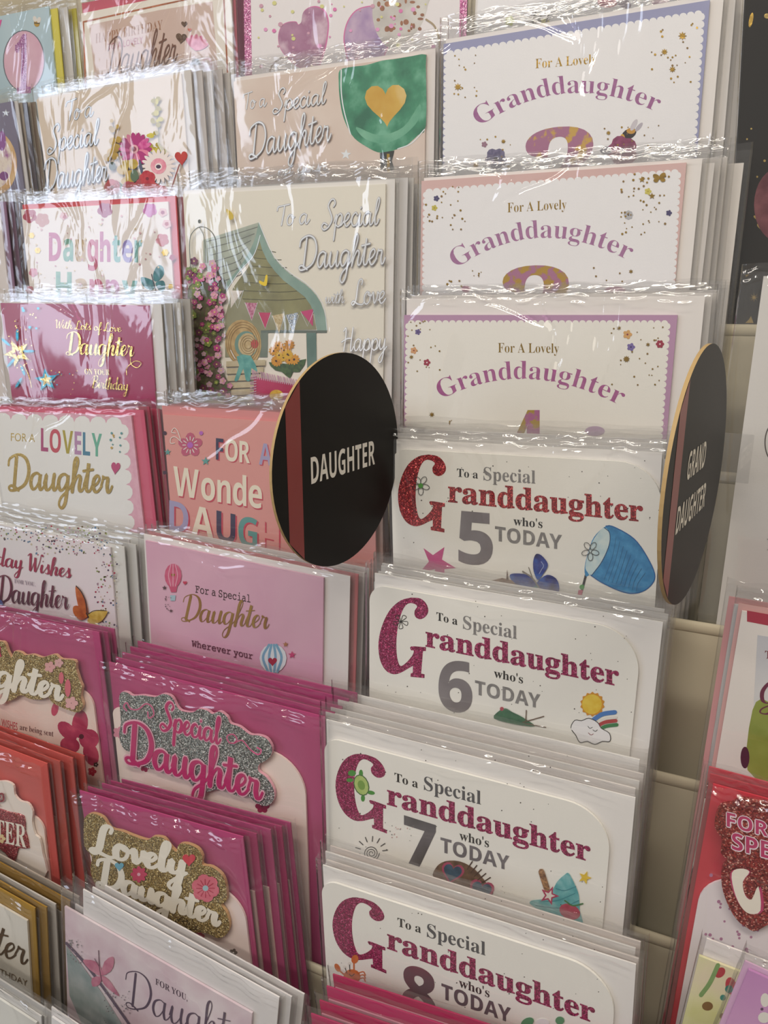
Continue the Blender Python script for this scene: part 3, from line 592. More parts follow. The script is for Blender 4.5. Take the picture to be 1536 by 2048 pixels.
c = agecard('white age seven Granddaughter card with turtle, sunglasses and ice cream', 6, (648, 1473), (1225, 1626), ((732, 1509), (774, 1667), (671, 1572)), MG,
 [('To a', 'serif', (789, 1562), (836, 1576), 17, BK), ('Special', 'serif', (848, 1579), (962, 1609), 27, ink('#5a5a5e', .3)), ('randdaughter', 'heavy', (774, 1608), (1181, 1723), 42, MG),
  ("who's", 'serif', (919, 1679), (978, 1695), 18, BK), ('TODAY', 'semi', (881, 1703), (1019, 1741), 29, STEEL)], ('7', (808, 1722), (872, 1742), 92), wash('#5d5a5c', '#77747a', 60, .3, metal=.3), (-.001, .012, .011), env_px=((650, 1455), (1270, 1600)))
TG = ink('#4c9440'); TL_ = wash('#a9c46c', '#bdd080', 200)
c.part('turtle').circ((704, 1546), 8, TG, 6).circ((722, 1547), 4, TG, 8).circ((700, 1560), 7, TG, 4).circ((742, 1585), 8, TG, 4, rot=.2).circ((726, 1596), 4, TG, 7).circ((723, 1570), 15, ink('#4a7040'), 22, rot=-.35).circ((723, 1570), 13, TL_, 20, rot=-.35).circ((723, 1570), 7, ink('#7da24c'), 10, rot=-.35)
c.part('sun').line([(743 + 16 * (1 - t / 22) * math.cos(t), 1706 + 16 * (1 - t / 22) * math.sin(t)) for t in [i * .7 for i in range(28)]], 1.5, ink('#4a4a4c'), 2)
for i in range(8):
    a = math.pi + .45 * i - .15; c.line([(743 + 23 * math.cos(a), 1704 + 22 * math.sin(a)), (743 + 33 * math.cos(a), 1704 + 32 * math.sin(a))], 1.8, ink('#4a4a4c'), 0)
c.dots((780, 1650, 830, 1690), 18, [ink('#c99090'), ink('#8a8a8a')], (.7, 1.3), 4)
c.part('sunglasses').poly([(870, 1757), (872, 1735), (890, 1722), (920, 1722), (950, 1738), (975, 1768), (985, 1790), (930, 1780)], wash('#5a4234', '#7d6048', 300), 3)
for hx, hy, r in ((905, 1744, 23), (963, 1780, 25)): c.heart((hx, hy), r, ink('#b04a6a'), .25).heart((hx, hy), r * .8, wash('#2c4a60', '#40647c', 200), .25)
for i in range(5): c.line([(935 + 7 * i, 1738 + 7 * i), (945 + 9 * i, 1722 + 8 * i)], 2.2, ink('#4a342a'), 0)
c.part('ice_cream').poly([(1064, 1800), (1090, 1796), (1105, 1780), (1115, 1762), (1130, 1748), (1138, 1746), (1150, 1768), (1158, 1790), (1160, 1820), (1165, 1850), (1130, 1846), (1090, 1826), (1062, 1808)], wash('#4e9fa6', '#8cc4c6', 150, h3='#66b0b4'), 4)
for q in (((1080, 1802), (1115, 1800), (1150, 1786)), ((1072, 1810), (1120, 1815), (1158, 1800)), ((1112, 1776), (1130, 1780), (1152, 1772))): c.line(q, 2, ink('#3c8a94'))
c.line([(1083, 1742), (1094, 1776)], 12, wash('#b98a5c', '#6a4630', 700), 0).star((1099, 1790), 20, ink('#b5345e'), 5, -1.2).star((1099, 1790), 12, WHT, 5, -1.2).circ((1140, 1822), 22, wash('#a83a50', '#c0506a', 300), 15, rot=.4).line([(1130, 1800), (1146, 1810), (1166, 1806)], 3, ink('#4a7a4c'))
c.part('yellow_star').star((1170, 1754), 14, ink('#e3c02c'), 5, -1.2)
c.flush(); c.stack(4, 'age seven Granddaughter card', grow=(.0, .0, .003), seed=4, env=['#efebe8', '#eee6e2'])

c = agecard('white age eight Granddaughter card with orange crab, lowest of its column', 7, (642, 1757), (1232, 1950), ((728, 1797), (773, 1947), (665, 1851)), MG,
 [('To a', 'serif', (795, 1852), (842, 1866), 17, BK), ('Special', 'serif', (854, 1873), (971, 1911), 27, ink('#56565a', .3)), ('randdaughter', 'heavy', (774, 1896), (1190, 2046), 42, MG),
  ("who's", 'serif', (918, 1973), (979, 1995), 18, BK), ('TODAY', 'semi', (883, 1996), (1022, 2046), 30, STEEL)], ('8', (804, 2022), (872, 2044), 98), wash('#8a5c66', '#78686e', 50, .3, metal=.3), (-.001, .012, .010), env_px=((643, 1744), (1271, 1935)))
OR = wash('#c8642c', '#d8783a', 200)
c.part('crab').circ((704, 1953), 17, OR, 15).circ((675, 1935), 5, OR, 9, rot=-.5).circ((710, 1918), 7, OR, 9, rot=.3).line([(678, 1940), (690, 1950)], 3, OR, 0).line([(708, 1926), (708, 1940)], 3, OR, 0).line([(690, 1934), (694, 1946)], 1.5, BK, 0).line([(699, 1926), (700, 1942)], 1.5, BK, 0).circ((689, 1933), 3, WHT).circ((699, 1926), 3, WHT)
for i in range(3): c.line([(718, 1945 + 6 * i), (727, 1943 + 6 * i), (731, 1950 + 6 * i)], 2, OR).line([(692, 1962 + 2 * i), (688 - i * 0 + 5 * i, 1972), (690 + 5 * i, 1976)], 2, OR)
c.line([(699, 1948), (704, 1951), (709, 1947)], 1.4, BK)
c.part('dark_star').star((910, 2050), 26, wash('#3c4a44', '#5a6a60', 200), 5, -1.2); c.part('leaf').circ((1055, 2044), 14, ink('#5a9a70'), 9, rot=-.5).circ((1085, 2045), 14, WH, 9).circ((1120, 2040), 9, ink('#5a9a70'), 8)
c.flush(); c.stack(3, 'age eight Granddaughter card', grow=(-.001, .0, .001), seed=5, env=['#efebe8', '#efe4de'])

c = Card('deep pink envelope card at the foot of the granddaughter column', 'pink envelope cards at the foot of the granddaughter column', 8, (618, 2078), (1190, 2290), paper('#c93a6c'), env='#b8285a', env_box=(0, .004, .008), sleeve=(.002, .003, .008))
c.stack(4, 'deep pink envelope card at the column foot', env=['#b8285a', '#c03468'], grow=(.0025, .001, .006), card='#e0a0b4', seed=6)
c.flush()

# back row above the granddaughter column
c = Card('white card with pink petals, only its lower edge showing, behind the blue-bordered one', 'back row cards', 0, (962, -150), (1500, -250), WH, h=.22, crink=True)
c.part('flower').circ((1090, 44), 9, ink('#d8cf50'), 7).flower((1020, 42), 10, ink('#c2cf5a'), None).circ((1215, 4), 20, ink('#b42c5c'), 12).circ((1247, 6), 17, ink('#6a4a6e'), 9, rot=.5).circ((1320, 4), 18, ink('#a8688c'), 7)
c.script('ly', (1060, 50), (1100, 42), 30, ink('#4a4448'), 1.2); c.flush(); c.stack(2, 'white petal card of the back row', grow=(.004, .001, 0))

# ================================================================ daughter cards, second column
zA = Z(0, 0, 3.072); zB = Z(400, 0, 3.072); zC = Z(340, 340, 3.072); z4 = Z(0, 360, 3.657); z7 = Z(0, 780, 3.657); z8 = Z(280, 700, 2.844)
z5 = Z(0, 1180, 3.339); z6 = Z(180, 1280, 2.954); z9 = Z(0, 1520, 2.4); zR = Z(1236, 1150, 2.28)
SOFT = ink('#f2f5f8', .3, metal=.2); SH = ink('#aeaab0', .4)
PKG = glitter('#c25a94', '#d983b2', '#ffd8ee', 2200)
c = Card('white card with pink glitter edges and heart-shaped foil balloons, back row', 'back row cards', 0, (487, -30), (937, -118), paper('#efe9ea'), env='#6a2440', env_box=(.009, .000, .004), crink=True)
c.part('glitter_edge').poly([(487, -30), (501, -33), (505, 200), (491, 200)], PKG).poly([(922, -115), (937, -118), (930, 200), (916, 200)], PKG)
HB = wash('#b98aa6', '#dcc0ce', 45, .3, h3='#a97494')
h1 = zB([(605, 150), (625, 130), (635, 75), (670, 45), (720, 38), (770, 65), (792, 130), (790, 200), (775, 290), (750, 370), (725, 440), (690, 445), (600, 410), (530, 350), (490, 290), (480, 220), (500, 160), (540, 135), (590, 132)])
c.part('heart_balloon').poly(h1, ink('#d878ac', .25), 4).poly([(593 + (x - 608) * .965 + 14, 80 + (y - 80) * .965) for x, y in h1], HB, 4)
h2 = zB([(1160, 60), (1100, 40), (1040, 35), (960, 60), (905, 130), (882, 220), (890, 300), (930, 410), (1100, 430), (1140, 330), (1180, 220)])
c.poly(h2, ink('#d878ac', .25), 4).poly([(736 + (x - 736) * .95, 75 + (y - 75) * .96) for x, y in h2], wash('#a487b4', '#d0b6cc', 60, .3), 4)
h3 = zB([(1065, 0), (1060, 100), (1085, 200), (1130, 270), (1170, 292), (1230, 280), (1310, 220), (1370, 130), (1400, 30), (1400, -60), (1060, -60)])
c.part('clear_balloon').poly(h3, wash('#b9b2ac', '#dedad4', 40, .25), 4)
R = random.Random(5)
for i in range(26):
    q = zB([(R.uniform(1095, 1370), R.uniform(-20, 190))])[0]; c.circ(q, R.uniform(2.5, 6.5), wash('#a9714f', '#8f5e48', 200, .3), R.uniform(2.5, 6), 9)
c.part('ring').line(zB([(1390, 120), (1440, 160), (1470, 240), (1465, 330), (1440, 380)]), 4, ink('#a99678')).line(zB([(425, 470), (440, 410), (490, 360), (540, 350)]), 3, ink('#a99a90'))
c.part('confetti').dots((510, 0, 910, 140), 60, [ink('#e27ab4'), ink('#d3a0b4'), ink('#dcd890'), ink('#e8a0cc')], (1.2, 5), 6)
c.flush(); c.stack(2, 'heart balloons card', env='#6a2440', grow=(-.004, .001, 0), dxw=-.002)

BG = wash('#d9c3b6', '#e3d2c6', 20, .5)
c = Card('pale pink To a Special Daughter card with a green balloon and gold heart', 'special daughter cards', 1, (467, 163), (852, 108), BG, env='#e4dcd8', env_box=(.0, .006, .003), crink=True)
GB = wash('#2a6e54', '#74b698', 55, .4, h3='#3f8e6c', sharp=.16)
gb = zB([(860, 430), (940, 410), (1020, 400), (1120, 372), (1200, 362), (1300, 345), (1385, 335), (1388, 400), (1388, 770), (1340, 830), (1260, 900), (1200, 920), (1150, 935), (1090, 935), (1020, 900), (950, 850), (905, 780), (875, 700), (858, 600), (852, 500)])
c.part('green_balloon').poly(gb, GB, 3).poly(zB([(960, 780), (1100, 830), (1250, 780), (1350, 640), (1340, 740), (1240, 840), (1120, 880), (1010, 850)]), wash('#7dbb9c', '#55a080', 60), 4).line(zB([(868, 430), (868, 560), (885, 680), (925, 825)]), 2.2, SOFT).line(zB([(1215, 915), (1300, 880), (1380, 795)]), 2.2, SOFT)
c.heart((772, 205), 44, wash('#c9962c', '#ecd9a4', 18, .35, h3='#d9b050', sharp=.12), -.05, .95)
c.poly(zB([(1105, 940), (1160, 930), (1195, 925), (1190, 950), (1180, 990), (1195, 1040), (1170, 1050), (1160, 980), (1140, 1050), (1110, 1040)]), ink('#2f3332')).poly(zB([(1148, 945), (1165, 945), (1168, 1060), (1150, 1060)]), GOLD)
c.part('foil_star').star((692, 309), 11, SOFT, 5, -1.5)
for t, a, b, h in (('To a', (488, 220), (532, 213), 34), ('Special', (549, 225), (651, 208), 44), ('Daughter', (503, 316), (662, 282), 66), ('on your', (557, 352), (655, 341), 24)):
    c.script(t, a, b, h, SOFT, 1.1, .15, .1, under=SH, uw=.7)
c.flush(); c.stack(2, 'green balloon card', grow=(.001, .0, 0))

CRM = paper('#ece6d8')
c = Card('tall cream card with a summerhouse, bunting and straw hat above the black sign', 'special daughter cards', 2, (366, 389), (771, 368), CRM, env='#e4e0dc', env_box=(.001, .006, .003), h=.26, sleeve=(.002, .003, .012))
PT = wash('#98a094', '#bcc4b4', 60); SHADE = wash('#7f7c58', '#979468', 50); TEAL = wash('#7f9c92', '#96b0a4', 50)
roof = zC([(205, 430), (545, 322), (555, 400), (520, 480), (470, 560), (400, 640), (330, 710), (205, 600)])
c.part('summerhouse').poly(roof, PT)
for i in range(7): c.line(zC([(225 + 12 * i, 440 + 42 * i), (380 + 10 * i, 400 + 40 * i), (540 - 22 * i, 350 + 42 * i)]), 1.6, ink('#6c7068'), 3)
c.poly(zC([(550, 400), (600, 530), (700, 660), (820, 740), (880, 850), (900, 880), (640, 900), (530, 860), (440, 790), (395, 715), (480, 600)]), SHADE, 2)
for i in range(7): c.line(zC([(540 - 22 * i, 490 + 50 * i), (620 + 10 * i, 500 + 50 * i), (650 + 34 * i, 505 + 47 * i)]), 1.3, ink('#575438'), 3)
c.poly(zC([(390, 720), (470, 820), (640, 905), (880, 880), (900, 980), (560, 985), (560, 1150), (340, 1150), (340, 900)]), wash('#8c8a6c', '#9c9a7c', 40))
c.poly(zC([(545, 322), (575, 400), (640, 540), (740, 640), (830, 700), (900, 770), (945, 860), (965, 985), (905, 985), (885, 880), (830, 780), (700, 680), (600, 560), (550, 430)]), TEAL, 2)
c.poly(zC([(545, 330), (560, 400), (520, 520), (430, 620), (330, 765), (325, 720), (420, 610), (490, 500), (530, 400)]), TEAL, 2)
c.line(zC([(548, 322), (580, 400), (645, 535), (745, 635), (835, 695), (905, 765), (950, 855), (967, 985)]), 1.4, SOFT).line(zC([(556, 400), (515, 525), (425, 628), (330, 768)]), 1.2, SOFT)
c.poly(zC([(560, 985), (965, 985), (965, 1000), (560, 1000)]), ink('#68746c')).poly(zC([(840, 1000), (900, 1000), (905, 1400), (850, 1400)]), wash('#5f7c74', '#6f8c84', 60)).poly(zC([(560, 1000), (605, 1000), (600, 1150), (555, 1150)]), wash('#6f7c70', '#808c80', 60))
c.poly(zC([(605, 1005), (838, 1005), (850, 1400), (605, 1300)]), paper('#efe9dc'))
c.part('bunting')
for i, (x, y, h1_, m) in enumerate(((375, 740, 110, wash('#d9cfc8', '#efe8e0', 200)), (462, 815, 110, wash('#b0587c', '#d9a0b4', 500)), (545, 875, 100, ink('#c43a68')), (630, 895, 108, wash('#b9a070', '#d8c8a0', 800)), (715, 890, 110, glitter('#8fa0b4', '#b0bccc')), (805, 870, 90, ink('#c8437a')))):
    c.poly(zC([(x, y), (x + 75, y - 10 + (12 if i < 3 else -5)), (x + (0 if i < 1 else 42 if i < 5 else 75), y + h1_)]), m)
    c.line(zC([(x, y), (x + 42, y + h1_), (x + 78, y)]), .8, SOFT, 0)
c.part('straw_hat').circ((487, 686), 36, wash('#b08f58', '#cdb07a', 160), 47, 22, -.15).circ((493, 689), 23, ink('#6f9488'), 27, 18).circ((496, 689), 19, wash('#d5c096', '#bfa574', 200), 23, 18).circ((510, 688), 8, ink('#c24a4a'), 9).line([(462, 700), (474, 722), (486, 728)], 1.2, SOFT)

for k in (33, 29, 25): c.line([(487 + k * math.cos(t), 687 + k * 1.3 * math.sin(t)) for t in [i * .33 for i in range(20)]], 1, ink('#8c6c3c'), 2)
for k in (15, 11, 7): c.line([(497 + k * math.cos(t), 689 + k * 1.2 * math.sin(t)) for t in [i * .4 for i in range(16)]], 1, ink('#a08858'), 2)
c.part('sunflower_bunch').poly(zC([(610, 1180), (720, 1190), (840, 1160), (800, 1240), (760, 1240), (740, 1280), (690, 1240), (650, 1230)]), wash('#2f4a2c', '#4c6a3c', 400), 2)
R = random.Random(9)
for i in range(17):
    q = zC([(R.uniform(630, 815), R.uniform(1070, 1180))])[0]; c.flower(q, R.uniform(8, 11), R.choice([ink('#d9982c'), ink('#e8c040'), ink('#dcae30'), ink('#c8882c')]), ink('#4a2c14'), 11, R.uniform(0, 3), .2)
c.part('louvred_door')
for i in range(8): c.poly(zC([(350 + 4 * i, 1175 + 44 * i), (590 - 12 * i, 1165 + 44 * i), (590 - 12 * i, 1200 + 44 * i), (350 + 4 * i, 1208 + 44 * i)]), wash('#bcae8c', '#d0c4a4', 100)).line(zC([(350 + 4 * i, 1210 + 44 * i), (588 - 12 * i, 1203 + 44 * i)]), 1.3, ink('#645a44'), 0)
c.part('teal_bow').poly(zC([(415, 1145), (500, 1140), (545, 1245), (505, 1215), (500, 1290), (470, 1290), (455, 1220), (425, 1290), (400, 1290), (430, 1200)]), wash('#4f9a96', '#6fb4ac', 200), 2)
c.part('fringed_cushion').poly(zC([(520, 1270), (790, 1320), (790, 1500), (520, 1500)]), wash('#b02a58', '#c03a68', 60))
for i in range(22): c.line([(508 + i * 4.2, 756 + i * .75), (505 + i * 4.2 + R.uniform(-2, 2), 740 + i * .9)], 2, ink('#c9a0b4'), 0)
for i in range(14): c.line([(514, 752 + 5 * i), (503, 754 + 5 * i + R.uniform(-2, 2))], 2, ink('#c9a0b4'), 0)
c.circ((555, 790), 14, wash('#c99a2c', '#e3bc48', 300), 11).poly([(545, 800), (570, 800), (570, 830), (540, 830)], ink('#d98a78')).poly([(526, 812), (545, 800), (548, 806), (530, 818)], WHT)
c.part('clematis').poly(zC([(115, 740), (160, 690), (230, 660), (300, 640), (350, 700), (330, 800), (310, 900), (330, 1000), (300, 1100), (340, 1250), (380, 1350), (350, 1480), (180, 1480), (150, 1200), (130, 900)]), wash('#4c5a34', '#6f7a48', 260, .5, h3='#5a4a40'), 3)
R = random.Random(11)
for i in range(150):
    y = R.uniform(560, 1470); xm = 120 + max(0, (y - 760)) * .09; xM = 340 if y > 660 else 290
    q = zC([(R.uniform(xm, xM + (40 if y > 1300 else 0)), y)])[0]; c.flower(q, R.uniform(3.5, 8.5), R.choice([wash('#b8608c', '#d08cac', 300), wash('#c97fa0', '#ddb0c0', 300), ink('#a84c7c'), ink('#7c3c5c'), ink('#7c8c4c'), ink('#c8a4b4')]), ink('#d9c47a'), 5, R.uniform(0, 3), .45)
c.part('arch_frame').line(zC([(140, 600), (135, 450), (150, 390), (195, 352), (250, 365), (290, 420), (300, 520), (300, 660)]), 1.6, ink('#6a6e6c')).line(zC([(195, 352), (225, 420), (235, 570)]), 1.2, ink('#6a6e6c')).circ(zC([(195, 318)])[0], 3, ink('#6a6e6c'), 4)
YB = ink('#d9bc3c')
c.part('yellow_butterfly').poly(zC([(360, 240), (395, 265), (405, 295), (385, 310), (368, 280)]), YB, 2).poly(zC([(590, 690), (600, 650), (612, 648), (608, 705), (590, 712), (560, 695), (565, 678)]), YB, 2)
c.part('name_tag').poly(zC([(190, 1410), (345, 1415), (350, 1480), (195, 1480)]), wash('#c9bfa0', '#d8d0b4', 100)); c.script('Happy'.replace('H', 'H'), (415, 815), (444, 815), 11, ink('#3a2c20'), 1.2, part='tag_lettering')
for t, a, b, h in (('To a', (556, 452), (617, 448), 42), ('Special', (647, 456), (757, 450), 54), ('Daughter', (603, 538), (770, 529), 64), ('with', (652, 607), (690, 606), 27), ('Love', (708, 610), (772, 607), 50), ('Happy', (688, 703), (775, 700), 48)):
    c.script(t, a, b, h, SOFT, 1.2, .15, .12, under=SH, uw=.8)
c.flush(); c.stack(4, 'summerhouse card', grow=(.005, .001, .0), env=['#e4e0dc', '#d8d4d2'])

PKP = paper('#dd9a94')
c = Card('salmon pink FOR A Wonderful DAUGHTER card behind the black sign', 'second column cards', 4, (326, 829), (748, 856), PKP, env='#d98c8c', env_box=(.002, -.002, .006))
NV = ink('#3c3c58'); CR = ink('#efe4d0'); TQ = ink('#5f9c98'); LV = ink('#a8a0c4'); RD = ink('#c8485c')
for t, cols in (('FOR A', None),):
    c.text('FOR A', 'bold', (434, 921), (549, 934), 43, [RD, RD, RD, RD, RD]); c.text('FOR A', 'bold', (432, 919), (547, 932), 43, [NV, CR, CR, NV, LV])
c.text('Wonde', 'bold', (349, 993), (531, 1021), 58, [RD]); c.text('Wonde', 'bold', (347, 990), (529, 1018), 58, [CR])
c.text('DAUGHTE', 'bold', (342, 1063), (640, 1128), 60, [RD]); c.text('DAUGHTE', 'bold', (339, 1060), (637, 1125), 60, [LV, CR, NV, TQ, PKP, PKP, LV])
c.part('flower').flower((381, 890), 24, ink('#c05a78'), None, 5, -1.57, .4)
for i in range(12):
    a = i * math.pi / 6; c.line([(381 + 9 * math.cos(a), 890 + 10 * math.sin(a)), (381 + 15 * math.cos(a), 890 + 17 * math.sin(a))], 1.6, WHT, 0)
c.circ((381, 890), 6, ink('#b868c0', .15)); c.part('gem').circ((403, 866), 4, ink('#b868c0', .15)).circ((330, 866), 4, ink('#4c3448', .2)).circ((330, 945), 4, ink('#4c3448', .2))
c.part('teal_star').star((412, 922), 9, TQ).star((336, 904), 7, TQ); c.part('swirl').line([(365, 885), (352, 874), (343, 876), (342, 886), (350, 886)], 1.4, WHT).line([(362, 880), (356, 862), (349, 856), (344, 864), (352, 866)], 1.4, WHT)
c.flush(); c.stack(4, 'salmon pink Wonderful card', env=['#c97a7c', '#d08688'], grow=(.0015, .001, .0), card='#e8c4bc')

PKW = wash('#d8a2bc', '#e2b4c8', 12, .45)
c = Card('pink For a Special Daughter card with hot-air balloons in a wide white envelope', 'second column cards', 5, (291, 1081), (647, 1156), PKW, env='#e6e0de', env_box=(.003, .018, .004), sleeve=(.002, .003, .006))
c.text('For a Special', 'type', (391, 1185), (501, 1205), 14, ink('#4a3038'))
c.script('Daughter', (366, 1240), (536, 1258), 52, wash('#a8683c', '#d0aa5c', 20, .3, metal=.6), 2.2, .75, .2)
c.text('Wherever your', 'type', (384, 1292), (506, 1318), 12, ink('#5a2c3c'))
c.part('pink_balloon').circ((347, 1151), 17, wash('#cc5478', '#d86a8c', 200), 24).poly([(338, 1170), (356, 1170), (353, 1184), (343, 1184)], ink('#cc5478')).poly([(341, 1190), (352, 1190), (351, 1201), (342, 1201)], ink('#a8c4d0')).heart((347, 1150), 4, GOLD)
for dx in (-9, 0, 9): c.line([(347 + dx * .5, 1129), (347 + dx, 1150), (347 + dx * .5, 1172)], 1.8, ink('#e8a4b8'))
c.part('blue_balloon').circ((547, 1316), 27, ink('#dfe4ea'), 29)
for dx in (-20, -8, 5, 17): c.line([(547 + dx * .4, 1289), (547 + dx, 1314), (547 + dx * .5, 1343)], 5, ink('#7caac8'))
c.heart((546, 1322), 9, ink('#a82c44'))
c.part('little_star').star((585, 1309), 8, ink('#c83c74')).star((572, 1288), 6, ink('#b07850')).star((330, 1175), 5, ink('#5c4048')).star((343, 1221), 4, ink('#5c4048')); c.part('little_heart').heart((371, 1165), 4, ink('#c83c5c'))
c.part('confetti').dots((328, 1192, 345, 1222), 12, [ink('#6c5058')], (.7, 1.4), 3)
c.flush(); c.stack(3, 'hot-air balloon card', env=['#e6e0de', '#cf7f84', '#dcd6d4'], grow=(.002, .001, .0))

MGE = '#b24a78'
SILG = glitter('#5c6260', '#a4aaa6', '#ffffff', 1500); GLDG = glitter('#7c6530', '#b3975a', '#fff0b8', 1500); PKB = ink('#e2a8b8')
silver = z6([(190, 330), (205, 297), (240, 300), (270, 318), (330, 315), (400, 325), (450, 307), (500, 325), (530, 380), (560, 408), (625, 415), (660, 395), (710, 405), (740, 425), (780, 410), (825, 440), (845, 480), (900, 500), (960, 545), (1010, 550), (1060, 570), (1090, 620), (1085, 665), (1050, 700), (1015, 720), (1010, 760), (1060, 800), (1100, 870), (1100, 930), (1060, 965), (1000, 950), (940, 900), (880, 905), (820, 870), (760, 870), (700, 885), (640, 880), (615, 840), (590, 810), (500, 780), (440, 750), (360, 745), (310, 710), (290, 660), (230, 640), (200, 600), (190, 540), (200, 480), (195, 400)])
c = Card('magenta-enveloped card with silver glitter plaque reading Special Daughter', 'glitter plaque cards', 6, (224, 1412), (609, 1522), paper('#f2dfd6'), env=MGE, rl=.007, rr=.026, env_px=((214, 1326), (647, 1442)), front=-.0048, sleeve=(.003, .003, .004), h=.19)
c.part('small_flower').flower((238, 1465), 12, ink('#d98ca0')).flower((290, 1535), 9, ink('#a83058')).flower((525, 1612), 14, ink('#9c2450'), ink('#702040'), 6)
c.solid('glitter_plaque', silver, SILG, .0030, .0022, 3, PKB)
DP = ink('#c02c6c'); PL = ink('#eab4c4')
c.script('Special', (330, 1452), (446, 1484), 54, DP, 2.6, .5, .05, under=PL, uw=1.4); c.script('Daughter', (264, 1517), (530, 1594), 80, DP, 2.6, .5, .02, under=PL, uw=1.3)
for q in ([(262, 1416), (256, 1408), (262, 1400), (270, 1412), (285, 1413), (300, 1402), (312, 1408), (316, 1424), (306, 1430), (304, 1418)], [(476, 1480), (466, 1478), (462, 1466), (474, 1462), (482, 1472), (476, 1480), (492, 1474), (508, 1492), (524, 1502), (530, 1494), (522, 1488)]): c.part('scroll').line(q, 3.2, PL).line(q, 1.8, DP)
c.flush(); c.stack(4, 'silver glitter plaque card', env=[MGE, '#ac3c70'], grow=(.003, .001, .003), card='#f0d8d0')

gold = z9([(418, 300), (425, 260), (460, 245), (510, 265), (545, 315), (600, 330), (650, 350), (720, 372), (750, 355), (800, 362), (830, 400), (862, 428), (870, 395), (905, 388), (960, 410), (985, 450), (985, 490), (1030, 500), (1080, 540), (1100, 600), (1100, 660), (1075, 680), (1100, 720), (1115, 780), (1100, 820), (1060, 840), (1000, 815), (920, 810), (850, 770), (790, 775), (740, 750), (720, 715), (660, 690), (600, 670), (540, 620), (480, 590), (455, 545), (450, 500), (455, 450), (420, 400)])
c = Card('magenta-enveloped card with gold glitter plaque reading Lovely Daughter', 'glitter plaque cards', 7, (177, 1692), (486, 1792), paper('#f4e2dc'), env=MGE, rl=.007, rr=.02, env_px=((155, 1584), (486, 1707)), front=-.0048, sleeve=(.002, .004, .004), h=.19)
c.part('small_flower').heart((233, 1797), 8, ink('#d0506c')).heart((345, 1858), 8, ink('#c83c60')).circ((402, 1884), 16, ink('#a08c78'), 9).flower((398, 1872), 11, ink('#c83c60')).flower((467, 1905), 8, ink('#6c6058'), WHT)
c.solid('glitter_plaque', gold, GLDG, .0030, .0022, 3, ink('#c9a070'))
IV = ink('#f6efe0')
c.script('Lovely', (192, 1700), (376, 1748), 60, IV, 3.8, .45, .1); c.script('Daughter', (206, 1765), (444, 1846), 56, IV, 4.0, .45, .08)
c.part('plaque_heart').heart((385, 1712), 13, ink('#d83c50')).heart((246, 1726), 9, ink('#6cb0c8'))
c.part('plaque_flower').flower((285, 1742), 16, ink('#cc4468'), PL, 8, 0, .3).flower((418, 1769), 27, ink('#dc6c80'), ink('#a8c8d0'), 6, .3, .5)
for i in range(12): c.line([(418 + 7 * math.cos(i * .52), 1769 + 7 * math.sin(i * .52)), (418 + 18 * math.cos(i * .52), 1769 + 18 * math.sin(i * .52))], 1.8, ink('#b82c4c'), 0)
c.flush(); c.stack(4, 'gold glitter Lovely Daughter card', env=[MGE, '#a43464'], grow=(.006, .002, .001), card='#ecccc4', pitch=.0052)

PW = wash('#dcc0cc', '#efe2e6', 30, .45, h3='#e6d2da')
c = Card('pale pink watercolour FOR YOU, Daughter card with a butterfly, foot of its column', 'second column cards', 8, (129, 1813), (504, 2027), PW, env='#e8e4e4', env_px=((162, 1790), (555, 2000)), sleeve=(.001, .004, .004))
c.text('FOR YOU,', 'serif', (311, 1968), (375, 2002), 12, ink('#5a4858')); c.script('Daughter', (257, 2012), (505, 2108), 74, ink('#5c4c60', .35), 1.3, .6, .06)
c.part('grey_ribbon').poly([(133, 1890), (165, 1930), (205, 1985), (245, 2048), (262, 2100), (190, 2100), (165, 2048), (140, 1990)], wash('#8fa0a0', '#b4bcbc', 60)).line([(133, 1885), (170, 1925), (215, 1985), (268, 2060)], 5, ink('#6c5c70'))
PB = wash('#c4708c', '#d894a8', 120)
c.part('pink_butterfly').poly([(203, 1952), (180, 1938), (167, 1922), (172, 1918), (192, 1922), (203, 1935)], PB, 2).poly([(203, 1950), (210, 1922), (226, 1912), (229, 1925), (222, 1942)], PB, 2).poly([(203, 1952), (185, 1955), (186, 1972), (200, 1968)], PB, 2).poly([(204, 1950), (218, 1958), (230, 1975), (240, 1992), (222, 1980), (208, 1966)], PB, 2).line([(205, 1962), (200, 1935), (198, 1900)], 1.6, ink('#6c4858')).line([(201, 1935), (190, 1916)], 1, ink('#6c4858'), 0)
c.part('confetti').dots((135, 1878, 165, 1925), 40, [ink('#a898a0'), SILV], (.7, 1.6), 3).dots((210, 1980, 262, 2048), 50, [ink('#a898a0'), SILV], (.7, 1.6), 4)
c.flush(); c.stack(2, 'watercolour FOR YOU card', grow=(.005, .001, .0), env='#e8e4e4')

c = Card('clear-wrapped white card corner at the very bottom, left of the pink cards', 'bottom corner cards', 9, (103, 2034), (420, 2250), WH, env='#e4e0e0', h=.15)
c.flush()

